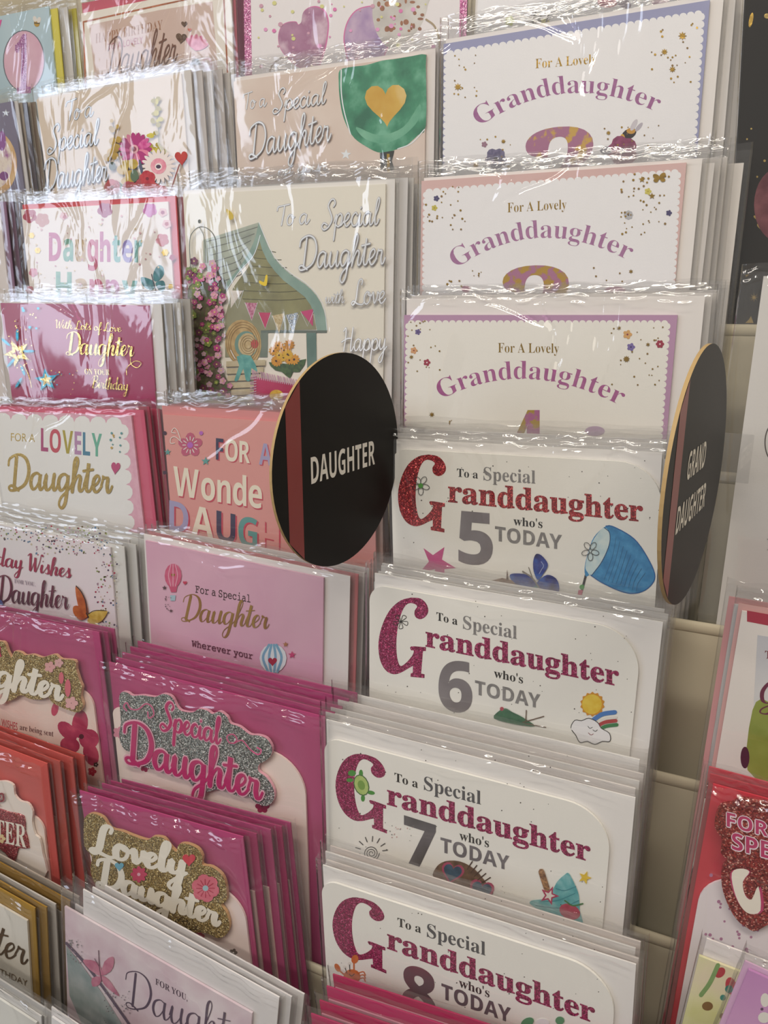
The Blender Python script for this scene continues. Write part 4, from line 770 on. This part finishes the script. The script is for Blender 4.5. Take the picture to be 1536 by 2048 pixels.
# ================================================================ daughter cards, first column
TAUP = wash('#cdb0a4', '#d6bcb0', 15, .5)
c = Card('cream and blush HAPPY BIRTHDAY TO A LOVELY Daughter card with rose-gold frame', 'back row cards', 0, (162, 27), (462, -33), paper('#eee6dc'), env='#c4566a', env_box=(0, .003, .008), crink=True)
c.part('blush_panel').poly([(178, 50), (320, 20), (425, 3), (440, 200), (195, 200)], TAUP)
c.part('foil_frame').line([(167, 44), (330, 8), (447, -16), (458, 200)], 3.5, COPPER, 0).line([(167, 44), (172, 200)], 3, COPPER, 0)
c.text('HAPPY BIRTHDAY', 'thin', (191, 87), (325, 59), 19, foil('#9c6c4c')); c.text('TO A LOVELY', 'sans', (216, 101), (286, 86), 13, ink('#a84458'))
c.script('Daughter', (214, 154), (352, 124), 74, foil('#6c4430', .35), 1.5, .3, .3)
c.part('foil_heart').heart((369, 48), 6, foil('#5c4028')).heart((363, 76), 11, foil('#5c4028'), .1).heart((380, 60), 4, ink('#c86040'))
PF = wash('#c03c68', '#e08ca0', 300)
c.part('pink_flower')
for a in (-2.3, -1.9, -1.5, -1.1, -.7, -.4): c.circ((392 + 12 * math.cos(a), 100 + 16 * math.sin(a)), 16, PF, 6, 10, a)
c.poly([(380, 130), (388, 118), (398, 118), (402, 130)], ink('#4a4a44'))
c.part('outline_rose').circ((415, 128), 10, ink('#cf9aa0'), 12).circ((415, 128), 7, TAUP, 9)
c.flush(); c.stack(3, 'rose-gold framed Lovely Daughter card', env=['#8c2c48', '#7c3048'], grow=(.002, .001, 0), card='#e0d8d0')

BEI = wash('#dccbba', '#e2d2c2', 15, .5)
c = Card('beige To a Special Daughter card with a spray of garden flowers', 'special daughter cards', 1, (73, 199), (362, 147), BEI, env='#d8d2ce', env_box=(0, .008, .002), crink=True)
for t, a, b, h in (('To a', (133, 243), (185, 233), 42), ('Special', (98, 305), (196, 290), 52), ('Daughter', (92, 382), (217, 362), 62)):
    c.script(t, a, b, h, ink('#d0d4d8', .3, .3), 1.2, .2, .12, under=ink('#84868c'), uw=.8)
R = random.Random(3)
c.part('foxglove').line(zA([(700, 740), (715, 860), (740, 1000)]), 1.6, ink('#5c4a30'), 3)
for q, r in (((695, 745), 3.5), ((690, 790), 4.5), ((728, 780), 4), ((700, 800), 5), ((700, 870), 7), ((735, 860), 6), ((720, 910), 8), ((690, 940), 8), ((665, 970), 7), ((715, 960), 7)): c.circ(zA([q])[0], r, wash('#a8862c', '#c9a43c', 200), r * 1.1)
c.part('snapdragon').line(zA([(955, 600), (980, 780), (985, 930)]), 1.4, ink('#6c6c38'), 3)
for i in range(26):
    y = R.uniform(600, 950); wd = 12 + (y - 600) * .16; c.circ(zA([(970 + R.uniform(-wd, wd), y)])[0], R.uniform(3, 7), R.choice([wash('#bcae3c', '#d0c458', 200), ink('#a8983a')]), R.uniform(3, 6))
c.part('gerbera')
for i in range(18): c.circ((274 + 20 * math.cos(i * .35), 299 + 20 * math.sin(i * .35)), 14, R.choice([wash('#c03c84', '#d46ca0', 300), ink('#a82c70'), ink('#d87898')]), 5.5, 9, i * .35)
c.circ((271, 299), 9, ink('#d8a0a8')).circ((271, 299), 5, ink('#8a4050'))
c.part('white_gerbera')
for i in range(20): c.circ((320 + 22 * math.cos(i * .314), 333 + 22 * math.sin(i * .314)), 13, ink('#e4d8d4'), 4, 9, i * .314)
c.circ((320, 333), 16, wash('#d88498', '#e4a4b0', 300)).circ((320, 334), 7, ink('#e8dcd8')).circ((320, 334), 5, ink('#4a3048'), 4)
c.part('yellow_bloom')
for i in range(9): c.circ((R.uniform(238, 270), R.uniform(325, 370)), R.uniform(7, 12), R.choice([wash('#b89828', '#d0b444', 200), ink('#c4a030')]), R.uniform(6, 11))
c.part('leaf').circ((228, 333), 7, ink('#44503c'), 9).circ((272, 352), 8, ink('#54704c'), 12).circ((285, 335), 3, ink('#50566c'), 16, rot=-.2).circ((245, 375), 5, ink('#5c7048'), 12, rot=-.5)
c.part('red_bloom')
for q, r in (((228, 375), 16), ((262, 378), 15), ((298, 358), 16), ((308, 380), 16), ((285, 372), 13), ((325, 385), 14)): c.flower(q, r, wash('#a82c38', '#c4484c', 200), ink('#7c1c28'), 5, R.uniform(0, 2), .6)
c.part('red_heart_pick').heart((366, 316), 15, wash('#a8302c', '#bc443c', 100), -.1, .85).line([(362, 330), (352, 360), (344, 385)], 2, ink('#8a3030'))
c.flush(); c.stack(4, 'garden flowers card', grow=(.006, .001, 0), env=['#d8d2ce', '#cfc8c6'], card='#d8ccc2')

FLW = paper('#efe6e2')
c = Card('white floral Daughter Happy Birthday card with a teal butterfly', 'first column cards', 2, (42, 419), (336, 403), FLW, env='#cf4c54', env_box=(0, .0065, .004), crink=True)
c.part('small_flower')
for q, r, m in (((60, 432), 14, '#b04058'), ((85, 440), 14, '#c88c84'), ((210, 420), 15, '#a84c78'), ((300, 420), 14, '#d07cc0'), ((325, 480), 13, '#c87078'), ((67, 545), 9, '#d88ca0'), ((345, 515), 6, '#a83058'), ((350, 590), 8, '#b02c40'), ((60, 580), 8, '#c05070'), ((128, 432), 8, '#e0b4b8'), ((130, 434), 4, '#b84c60'), ((326, 425), 9, '#e4bcc0'), ((334, 448), 9, '#e4bcc0'), ((326, 425), 4, '#a83c6c'), ((334, 448), 4, '#b84c60')): c.flower(q, r, wash(m, m, 100), None, 5, .4, .5)
c.part('gold_flower').flower((64, 471), 6, GOLD, None, 6).flower((76, 501), 6, GOLD, None, 6).flower((331, 505), 7, GOLD, None, 6).flower((342, 573), 5, GOLD, None, 6)
c.part('confetti').dots((50, 410, 345, 600), 60, [ink('#dcb0b4'), ink('#c89098'), ink('#dcc8a0')], (1, 2.4), 8)
MX = [wash('#b83c7c', '#c86494', 200), wash('#5c9c8c', '#8cb8a0', 200), wash('#b08c5c', '#d0b07c', 300), wash('#c04470', '#d0708c', 200), wash('#b8508c', '#cc80a8', 200), wash('#6cacac', '#9cc8c0', 200), wash('#8c7cc0', '#a89cd0', 200), wash('#60a09c', '#88b8b0', 200)]
c.text('Daughter', 'fat', (98, 521), (288, 524), 56, MX); c.text('Happy', 'fat', (112, 598), (280, 604), 55, MX[1:])
TB = wash('#2c6c74', '#4c949c', 200)
c.part('teal_butterfly').poly(z4([(1130, 740), (1120, 700), (1135, 650), (1165, 622), (1195, 640), (1200, 690), (1165, 735)]), TB, 3).poly(z4([(1128, 745), (1070, 715), (1030, 715), (1045, 770), (1090, 805), (1130, 800)]), TB, 3).poly(z4([(1140, 750), (1190, 735), (1208, 760), (1205, 800), (1180, 820), (1150, 790)]), TB, 3).poly(z4([(1130, 790), (1160, 820), (1150, 840), (1115, 838)]), WHT, 3).line(z4([(1145, 820), (1120, 735), (1110, 690)]), 2, ink('#2c2c34'))
c.flush(); c.stack(2, 'floral Daughter card', env='#c0444e', grow=(.003, .001, 0), card='#9c5058', pattern=paper('#c4606c'))

RASP = ink('#a8265c', .25, spec=.6)
c = Card('raspberry With Lots of Love Daughter card with gold and turquoise stars', 'first column cards', 3, (1, 606), (298, 611), RASP, env='#e6e4e4', env_box=(0, .010, .001), crink=True, sleeve=(.003, .002, .010))
c.script('With Lots of Love', (110, 656), (243, 664), 17, GOLDL, 1.4, .5, .1); c.script('Daughter', (136, 708), (268, 713), 44, GOLDL, 2.4, .8, .12)
c.line([(262, 710), (264, 728), (276, 735), (284, 726), (272, 722), (256, 735), (255, 750)], 1.2, GOLDL)
c.text('ON YOUR', 'serif', (171, 748), (221, 750), 11, GOLDL); c.script('Birthday', (186, 775), (258, 781), 24, GOLDL, 2.2, .7, .12)
TQF = foil('#2fa0b8', .3)
c.part('gold_star').star((37, 706), 28, GOLDL, 5, -2.0, .4).star((37, 706), 9, RASP, 5, -2.0)
c.part('turquoise_star').star((95, 760), 24, TQF, 5, -1.7, .42).star((95, 760), 14, GOLDL, 5, -1.7)
for q, a in (((37, 670), 1.57), ((14, 684), .7), ((60, 702), 0), ((48, 740), 1.2), ((25, 725), 2.3), ((40, 765), -1.0)): c.part('turquoise_spark').circ(q, 13, TQF, 3, 6, a)
c.part('confetti').dots((20, 625, 75, 740), 46, [GOLDL, GOLDL, ink('#e0a8c0')], (.8, 1.6), 3).dots((100, 740, 160, 790), 22, [TQF, GOLDL], (.8, 1.5), 4).dots((25, 610, 85, 670), 5, [TQF], (2, 3.5), 5)
c.part('foil_trail').line([(50, 730), (60, 750), (66, 775)], 1.5, GOLDL)
c.flush(); c.stack(3, 'raspberry Lots of Love card', env=['#dcdad8', '#b8b4b0'], grow=(.005, .001, .001), card='#d8d4d0')

c = Card('white scalloped FOR A LOVELY Daughter card with gold brush lettering', 'first column cards', 4, (-18, 822), (262, 831), wash('#e0a8bc', '#e8b8c8', 200), env='#d0607c', env_box=(0, .011, .004), crink=True, sleeve=(.003, .002, .006))
c.part('scalloped_panel').scallop([(-10, 838), (244, 848), (258, 1060), (-10, 1040)], 8, 7, paper('#efeeec'))
c.text('FOR A', 'sans', (22, 882), (70, 884), 16, GOLDL); c.text('LOVELY', 'bold', (82, 902), (207, 914), 46, [ink('#b0487c'), ink('#c85060'), ink('#b0a03c'), ink('#b88cb4'), ink('#4c84a0'), ink('#6cb49c')])
c.script('Daughter', (22, 978), (223, 986), 68, GOLDL, 2.5, .35, .05)
c.part('pink_heart').heart((232, 935), 13, ink('#c04c7c'), .1, .7)
c.part('confetti').dots((222, 865, 245, 915), 10, [ink('#c05c7c'), ink('#c8a44c'), ink('#5c9ca0'), ink('#a8a040')], (1.5, 3), 4)
c.flush(); c.stack(3, 'gold brush-lettered Lovely Daughter card', env=['#c24a68', '#b03c58'], grow=(.003, .001, .0), card='#dc8ca0')

c = Card('white confetti Birthday Wishes Daughter card with an orange and yellow butterfly', 'first column cards', 5, (-60, 1037), (220, 1095), wash('#e4e0e2', '#ece0e6', 14, .4), env='#dcdad6', env_box=(0, .012, .002), sleeve=(.003, .003, .006))
CC = [ink('#4c3c58'), ink('#a83050'), ink('#5c7c9c'), ink('#8c9c5c'), ink('#b08c9c'), ink('#6c5c40'), ink('#c8bca0')]
c.part('confetti').dots((-50, 1052, 215, 1085), 170, CC, (1, 2.2), 3, (-60, 1000, 30, 1048)).dots((60, 1080, 225, 1110), 80, CC, (1, 2.2), 4).dots((190, 1100, 235, 1270), 110, CC, (1, 2.2), 5)
c.script('Birthday Wishes', (-78, 1118), (142, 1156), 36, ink('#a02c50', .3), 2.4, .7, .12); c.text('FOR YOU,', 'thin', (30, 1165), (72, 1172), 8, ink('#9a9098'))
c.script('Daughter', (-2, 1202), (138, 1218), 52, wash('#6c5c68', '#8c3c54', 20, .3, metal=.5), 2.2, .7, .08)
OB = wash('#a8501c', '#cc7030', 200); YBt = wash('#c8a43c', '#e0c464', 200)
c.part('butterfly').poly(z7([(650, 1640), (640, 1560), (610, 1490), (565, 1430), (560, 1470), (575, 1560), (600, 1620)]), OB, 3).poly(z7([(648, 1640), (590, 1580), (545, 1580), (545, 1630), (590, 1678), (630, 1668)]), OB, 3).poly(z7([(650, 1640), (700, 1615), (785, 1608), (785, 1640), (745, 1690), (700, 1700), (660, 1670)]), YBt, 3).poly(z7([(655, 1655), (720, 1700), (728, 1755), (690, 1760), (650, 1750)]), YBt, 3).line(z7([(655, 1660), (640, 1630)]), 3, ink('#3c2c20'), 0).line(z7([(565, 1430), (600, 1470), (632, 1540), (645, 1630)]), 2, ink('#2c2420')).line(z7([(650, 1638), (700, 1610), (785, 1610)]), 1.6, ink('#3c3420'))
c.part('blue_flower').circ((0, 1210), 9, ink('#4c6ca8'), 12)
c.flush(); c.stack(3, 'confetti Birthday Wishes card', env=['#dcdad6', '#d0cecb'], grow=(.0055, .001, .002), card='#e0dcdc', seed=3)

badge6 = z5([(-260, 320), (-100, 290), (0, 330), (50, 340), (75, 400), (100, 440), (115, 400), (160, 405), (190, 425), (240, 420), (300, 440), (340, 430), (390, 420), (430, 450), (520, 460), (530, 520), (555, 600), (570, 640), (560, 700), (575, 760), (545, 805), (480, 790), (430, 770), (370, 740), (340, 700), (300, 720), (220, 715), (160, 690), (110, 720), (60, 730), (40, 690), (0, 650), (-260, 590)])
c = Card('magenta-enveloped card with gold glitter Daughter plaque and deep pink flowers', 'glitter plaque cards', 6, (-150, 1300), (184, 1385), wash('#ecc4b8', '#f2dcd0', 16, .45), env=MGE, rr=.012, env_px=((-170, 1190), (195, 1272)), front=-.0048, crink=True, sleeve=(.002, .003, .005), h=.19)
FLP = wash('#a02048', '#c84c68', 60, h3='#b03458')
c.part('deep_pink_flower')
for cx_, cy_, rx, ry, a in ((160, 1448, 16, 28, .1), (135, 1462, 14, 24, -.8), (178, 1478, 20, 20, .3), (140, 1490, 20, 16, .3), (182, 1508, 15, 24, -.3)): c.circ((cx_, cy_), rx, FLP, ry, 16, a)
c.circ((163, 1473), 5, ink('#4c1424')); c.part('small_flower').circ((110, 1418), 7, ink('#c8506c'), 14, rot=.2).flower((184, 1543), 9, ink('#b02c40')).flower((192, 1529), 5, ink('#3c2c2c'), WHT)
c.text('WISHES', 'sans', (3, 1452), (35, 1461), 15, ink('#c8384c')); c.text('are being sent', 'thin', (40, 1459), (107, 1473), 11, ink('#5c3038'))
c.solid('glitter_plaque', badge6, GLDG, .0030, .0022, 3, ink('#d8b088'))
c.script('Daughter', (-116, 1343), (130, 1398), 62, IV, 3.4, .4, .12)
c.part('plaque_flower').flower((107, 1330), 11, ink('#e4a8a8')).flower((125, 1322), 9, ink('#e4b0b0')).flower((150, 1402), 13, ink('#e8b0b0')).circ((130, 1352), 5, ink('#dc6c7c'), 12).circ((143, 1372), 6, ink('#dc6c7c'), 18).poly([(-5, 1292), (10, 1290), (8, 1300), (11, 1310), (-5, 1310)], ink('#c83c5c'))
c.flush(); c.stack(2, 'gold glitter plaque card with pink flowers', env=[MGE, '#ac3c70'], grow=(.002, .001, .0), card='#f0d4cc')

cloud7 = z9([(-150, 120), (-60, 90), (0, 95), (40, 95), (75, 115), (82, 160), (110, 190), (145, 200), (168, 240), (165, 290), (180, 350), (200, 370), (215, 440), (222, 560), (0, 560), (-150, 500)])
CORAL = '#cc5a54'
c = Card('coral-enveloped card with a red glitter DAUGHTER plaque at the left edge', 'glitter plaque cards', 7, (-200, 1520), (86, 1640), paper('#f0dcd0'), env=CORAL, rr=.01, env_px=((-190, 1450), (90, 1530)), front=-.0052, sleeve=(.002, .003, .003), h=.18)
c.solid('cut_out_cloud', cloud7, paper('#f4e8de'), .0022, .0016, 3)
RGL = glitter('#8c2030', '#b03c48', '#f0a0a0', 1600)
c.solid('glitter_plaque', z9([(-150, 200), (-20, 215), (60, 240), (130, 258), (138, 330), (155, 410), (105, 410), (90, 470), (55, 450), (10, 410), (-150, 380)]), RGL, .0034, .0012, 2)
c.text('DAUGHTER', 'serif', (-118, 1652), (60, 1690), 44, IV); c.part('scroll').line(z9([(0, 160), (30, 150), (35, 180), (10, 185), (20, 165)]), 4, RGL).line(z9([(-5, 190), (15, 210)]), 3, RGL, 0)
c.part('small_flower').flower((10, 1672), 9, ink('#ecd09c'), ink('#c86c6c'))
c.flush(); c.stack(3, 'coral-enveloped card', env=[CORAL, '#b84a42'], grow=(.007, .002, .001), card='#c89880', pitch=.0055)

c = Card('white Daughter BIRTHDAY card in a gold envelope at the lower left edge', 'first column cards', 8, (-260, 1660), (54, 1842), paper('#efeae0'), env='#a8843c', env_px=((-250, 1640), (66, 1828)), sleeve=(.002, .003, .003))
c.script('Daughter', (-180, 1838), (52, 1930), 66, foil('#7c5c38', .35), 1.8, .4, .2); c.text('BIRTHDAY', 'sans', (-22, 1938), (56, 1972), 12, ink('#7c6448'))
c.flush(); c.stack(4, 'gold-enveloped Birthday card', env=['#b0a498', '#a07c38', '#c4beb8', '#94702c'], grow=(.006, .001, .0015), card='#b8b0a8', seed=2)

c = Card('clear-wrapped white card at the bottom left corner', 'bottom corner cards', 9, (-260, 1830), (72, 2046), wash('#e8e8e4', '#f0f0ea', 10), env='#dcdad8', h=.15)
c.flush(); c.stack(1, 'bottom left corner card')

# ================================================================ cards at the far left edge
c = Card('pale blue first birthday card with a bee and a big lilac glitter 1', 'far left edge cards', 0, (-190, 72), (97, 12), wash('#a8c4d4', '#b8d0dc', 12), env='#d8cc50', env_box=(0, .008, -.002), crink=True)
c.part('pink_oval').circ((48, 122), 42, ink('#5c6474'), 62, 30).circ((48, 122), 40, wash('#d8a8c0', '#e0b8cc', 60), 60, 30)
c.text('1', 'heavy', (30, 186), (62, 184), 110, glitter('#a04c9c', '#b870b4', '#f0d0f0'), part='numeral')
c.part('bee').circ((74, 46), 6, ink('#b89030'), 8).circ((70, 38), 4, ink('#e0dcd8'), 6, rot=-.3).circ((78, 40), 4, ink('#e0dcd8'), 6, rot=.3).line([(69, 46), (79, 47)], 2, BK, 0)
c.text('happy', 'bold', (-110, 92), (4, 70), 40, ink('#d8409c'))
c.flush(); c.stack(2, 'first birthday card', env=['#c8bc40', '#d4d0cc'], grow=(.006, .001, 0))

c = Card('grey-mauve card with round flower balloon at the left edge, under the blue one', 'far left edge cards', 1, (-260, 258), (25, 202), wash('#6c6884', '#7c7894', 10), env='#d0cccc', env_box=(0, .004, 0), crink=True)
c.part('flower_balloon').circ((-12, 325), 46, wash('#c49058', '#e0c090', 60), 65, 30, -.1).circ((-14, 320), 38, wash('#e0d0dc', '#a058a0', 70, h3='#e8dcd0'), 58, 30, -.1).circ((4, 282), 8, ink('#8c4c9c'), 20).circ((8, 352), 9, ink('#7c3c84'), 9)
c.part('foil_star').star((12, 226), 8, SILV).star((30, 385), 6, SILV); c.flush(); c.stack(2, 'grey-mauve balloon card', env=['#8c7c70', '#4c4450'], grow=(.005, .001, 0), card='#c8b8a8')

c = Card('lilac-white card in a plum envelope at the left edge, third from top', 'far left edge cards', 2, (-270, 420), (-2, 408), paper('#e4dcdc'), env='#8c6c88', env_box=(0, .006, .002))
c.flush(); c.stack(4, 'lilac-white card in plum envelope', env=['#3c2034', '#6c4c68'], grow=(.005, .001, 0), card='#5c3c58')

# ================================================================ right-hand column
def topx(row, x, y): return (x, y)
c = Card('glossy black card with gold stars, hearts and a wine balloon, upper right', 'right edge cards', 1, (1493, -12), (2010, -120), ink('#16130f', .12, spec=.7), env='#141210', h=.24, env_box=(.001, 0, .001), sleeve=(.001, .001, .01))
for q, r in (((1508, 595), 10), ((1560, 300), 8)): c.part('gold_star').star(q, r, GOLDL, 8, inner=.22)
c.part('gold_heart').heart((1511, 434), 4, GOLDL).heart((1522, 452), 8, GOLDL); c.part('gold_tree').poly([(1497, 640), (1502, 632), (1507, 646), (1490, 646)], GOLDL); c.part('gold_leaf').circ((1502, 40), 4, GOLD, 15, rot=.2).circ((1534, 32), 6, GOLDL, 5)
c.part('confetti').dots((1490, 140, 1600, 640), 22, [GOLDL], (1.2, 3.4), 12)
c.part('wine_balloon').circ((1560, 410), 52, wash('#5c2030', '#8c5058', 80), 75, 30)
c.flush()
c = Card('tall white card in a clear sleeve, right of the GRAND DAUGHTER sign', 'right edge cards', 3, (1526, 560), (1860, 560), paper('#dcd8d4'), env='#d0ccc8', h=.23, env_box=(0, .01, .002), sleeve=(.011, .002, .006))
c.part('grey_ring').line([(1552 + 22 * math.cos(t), 885 + 40 * math.sin(t)) for t in [i * .3 for i in range(22)]], 2.5, ink('#5c5450'), 2).text('D', 'serif', (1534, 1100), (1552, 1100), 22, ink('#4c4440'))
c.flush()
c = Card('white card with red top band and plum script initial at the right edge', 'right edge cards', 5, (1484, 1222), (1900, 1296), paper('#ece4de'), env='#d8a8a4', env_box=(.002, .002, .003))
c.part('red_band').poly([(1494, 1221), (1900, 1293), (1900, 1320), (1494, 1243)], ink('#b02440'))
c.part('artwork').poly([(1515, 1270), (1900, 1330), (1900, 1600), (1500, 1540)], wash('#c4c4cc', '#e0dedc', 14)).poly([(1505, 1420), (1530, 1400), (1560, 1440), (1560, 1560), (1495, 1540)], wash('#7c8c30', '#a0a850', 40), 3).circ((1490, 1515), 9, ink('#4c1c38'), 22)
c.script('G', (1516, 1410), (1560, 1416), 48, ink('#6c2444', .25), 2.2, .6, .1).text('T', 'serif', (1530, 1316), (1543, 1318), 15, ink('#7c2838'))
c.flush(); c.stack(1, 'red-banded card at the right edge', env='#d89c9c', grow=(-.003, 0, .001))
c = Card('red-enveloped FOR A SPECIAL card with red glitter plaque at the right edge', 'right edge cards', 6, (1408, 1738), (1700, 1830), paper('#ece2e4'), env='#c8404c', rl=.02, env_px=((1426, 1572), (1720, 1660)), front=-.0048, sleeve=(.003, .003, .004), h=.15)
c.part('confetti').dots((1408, 1750, 1520, 1910), 34, [ink('#b47c9c')], (2.5, 4), 5)
c.solid('glitter_plaque', zR([(445, 1090), (470, 1035), (520, 1025), (560, 1005), (640, 1020), (700, 1025), (760, 1040), (800, 1300), (760, 1500), (640, 1600), (590, 1590), (540, 1550), (500, 1480), (475, 1400), (475, 1320), (500, 1285), (470, 1250), (475, 1190), (445, 1140)]), glitter('#7c1c1c', '#a83c34', '#f0b0a0', 1500), .0030, .0022, 3)
for t, a, b, h in (('FOR A', (1454, 1645), (1577, 1676), 28), ('SPECIAL', (1464, 1690), (1650, 1739), 33)):
    for dx, dy in ((-1.6, 0), (1.6, 0), (0, 1.6), (0, -1.6)): c.text(t, 'fat', (a[0] + dx, a[1] + dy), (b[0] + dx, b[1] + dy), h, ink('#f4e4ec'))
    c.text(t, 'bold', a, b, h, ink('#c03c6c'))
wv = zR([(520, 1340), (560, 1320), (600, 1335), (570, 1380), (580, 1440), (610, 1460), (640, 1400), (650, 1510), (600, 1525), (560, 1490), (530, 1420)])
c.part('plaque_scroll').poly([(1236 + 248 + (x - 1484) * 1.15, y) for x, y in wv], ink('#c03c6c'), 3).poly(wv, IV, 3)
c.flush(); c.stack(2, 'red glitter SPECIAL card', env=['#c84c58', '#b83c48'], grow=(-.002, .001, .002), card='#e0b0b0')
c = Card('card painted with red tulips and green leaves at the bottom right corner', 'right edge cards', 7, (1398, 1912), (1700, 2030), wash('#d8d890', '#e8d8c0', 24, h3='#e4e0b0'), env='#e8e2e0', env_px=((1412, 1886), (1720, 2000)), sleeve=(.001, .003, .004))
c.part('tulip').circ((1462, 1972), 11, wash('#b83040', '#cc5058', 200), 18, rot=-.2).circ((1485, 1985), 9, ink('#b83040'), 16).circ((1440, 1945), 9, ink('#b83c44'), 12, rot=.8)
c.part('leaf').line([(1402, 1990), (1420, 1965), (1436, 1930)], 9, wash('#6c9454', '#84a868', 100)).circ((1458, 1978), 8, ink('#2c7c70')).circ((1446, 1995), 6, ink('#3c8c7c')).circ((1470, 2010), 10, wash('#4c8c4c', '#64a064', 100), 6, rot=.5).circ((1415, 2012), 11, wash('#7c5c2c', '#8c6c3c', 100), 9).circ((1445, 2032), 6, ink('#8c6c3c'))
c.flush()
c = Card('lilac card with white petals at the bottom right corner, front of the tulips', 'right edge cards', 8, (1497, 1940), (1760, 2060), wash('#c88cc4', '#d4a0cc', 20), env='#d8b0d0', env_box=(.002, .002, .002), h=.14)
c.part('white_petal').circ((1530, 2000), 9, WHT, 14).circ((1528, 2035), 12, WHT, 11).circ((1524, 2018), 3, ink('#5c3c5c')); c.flush()
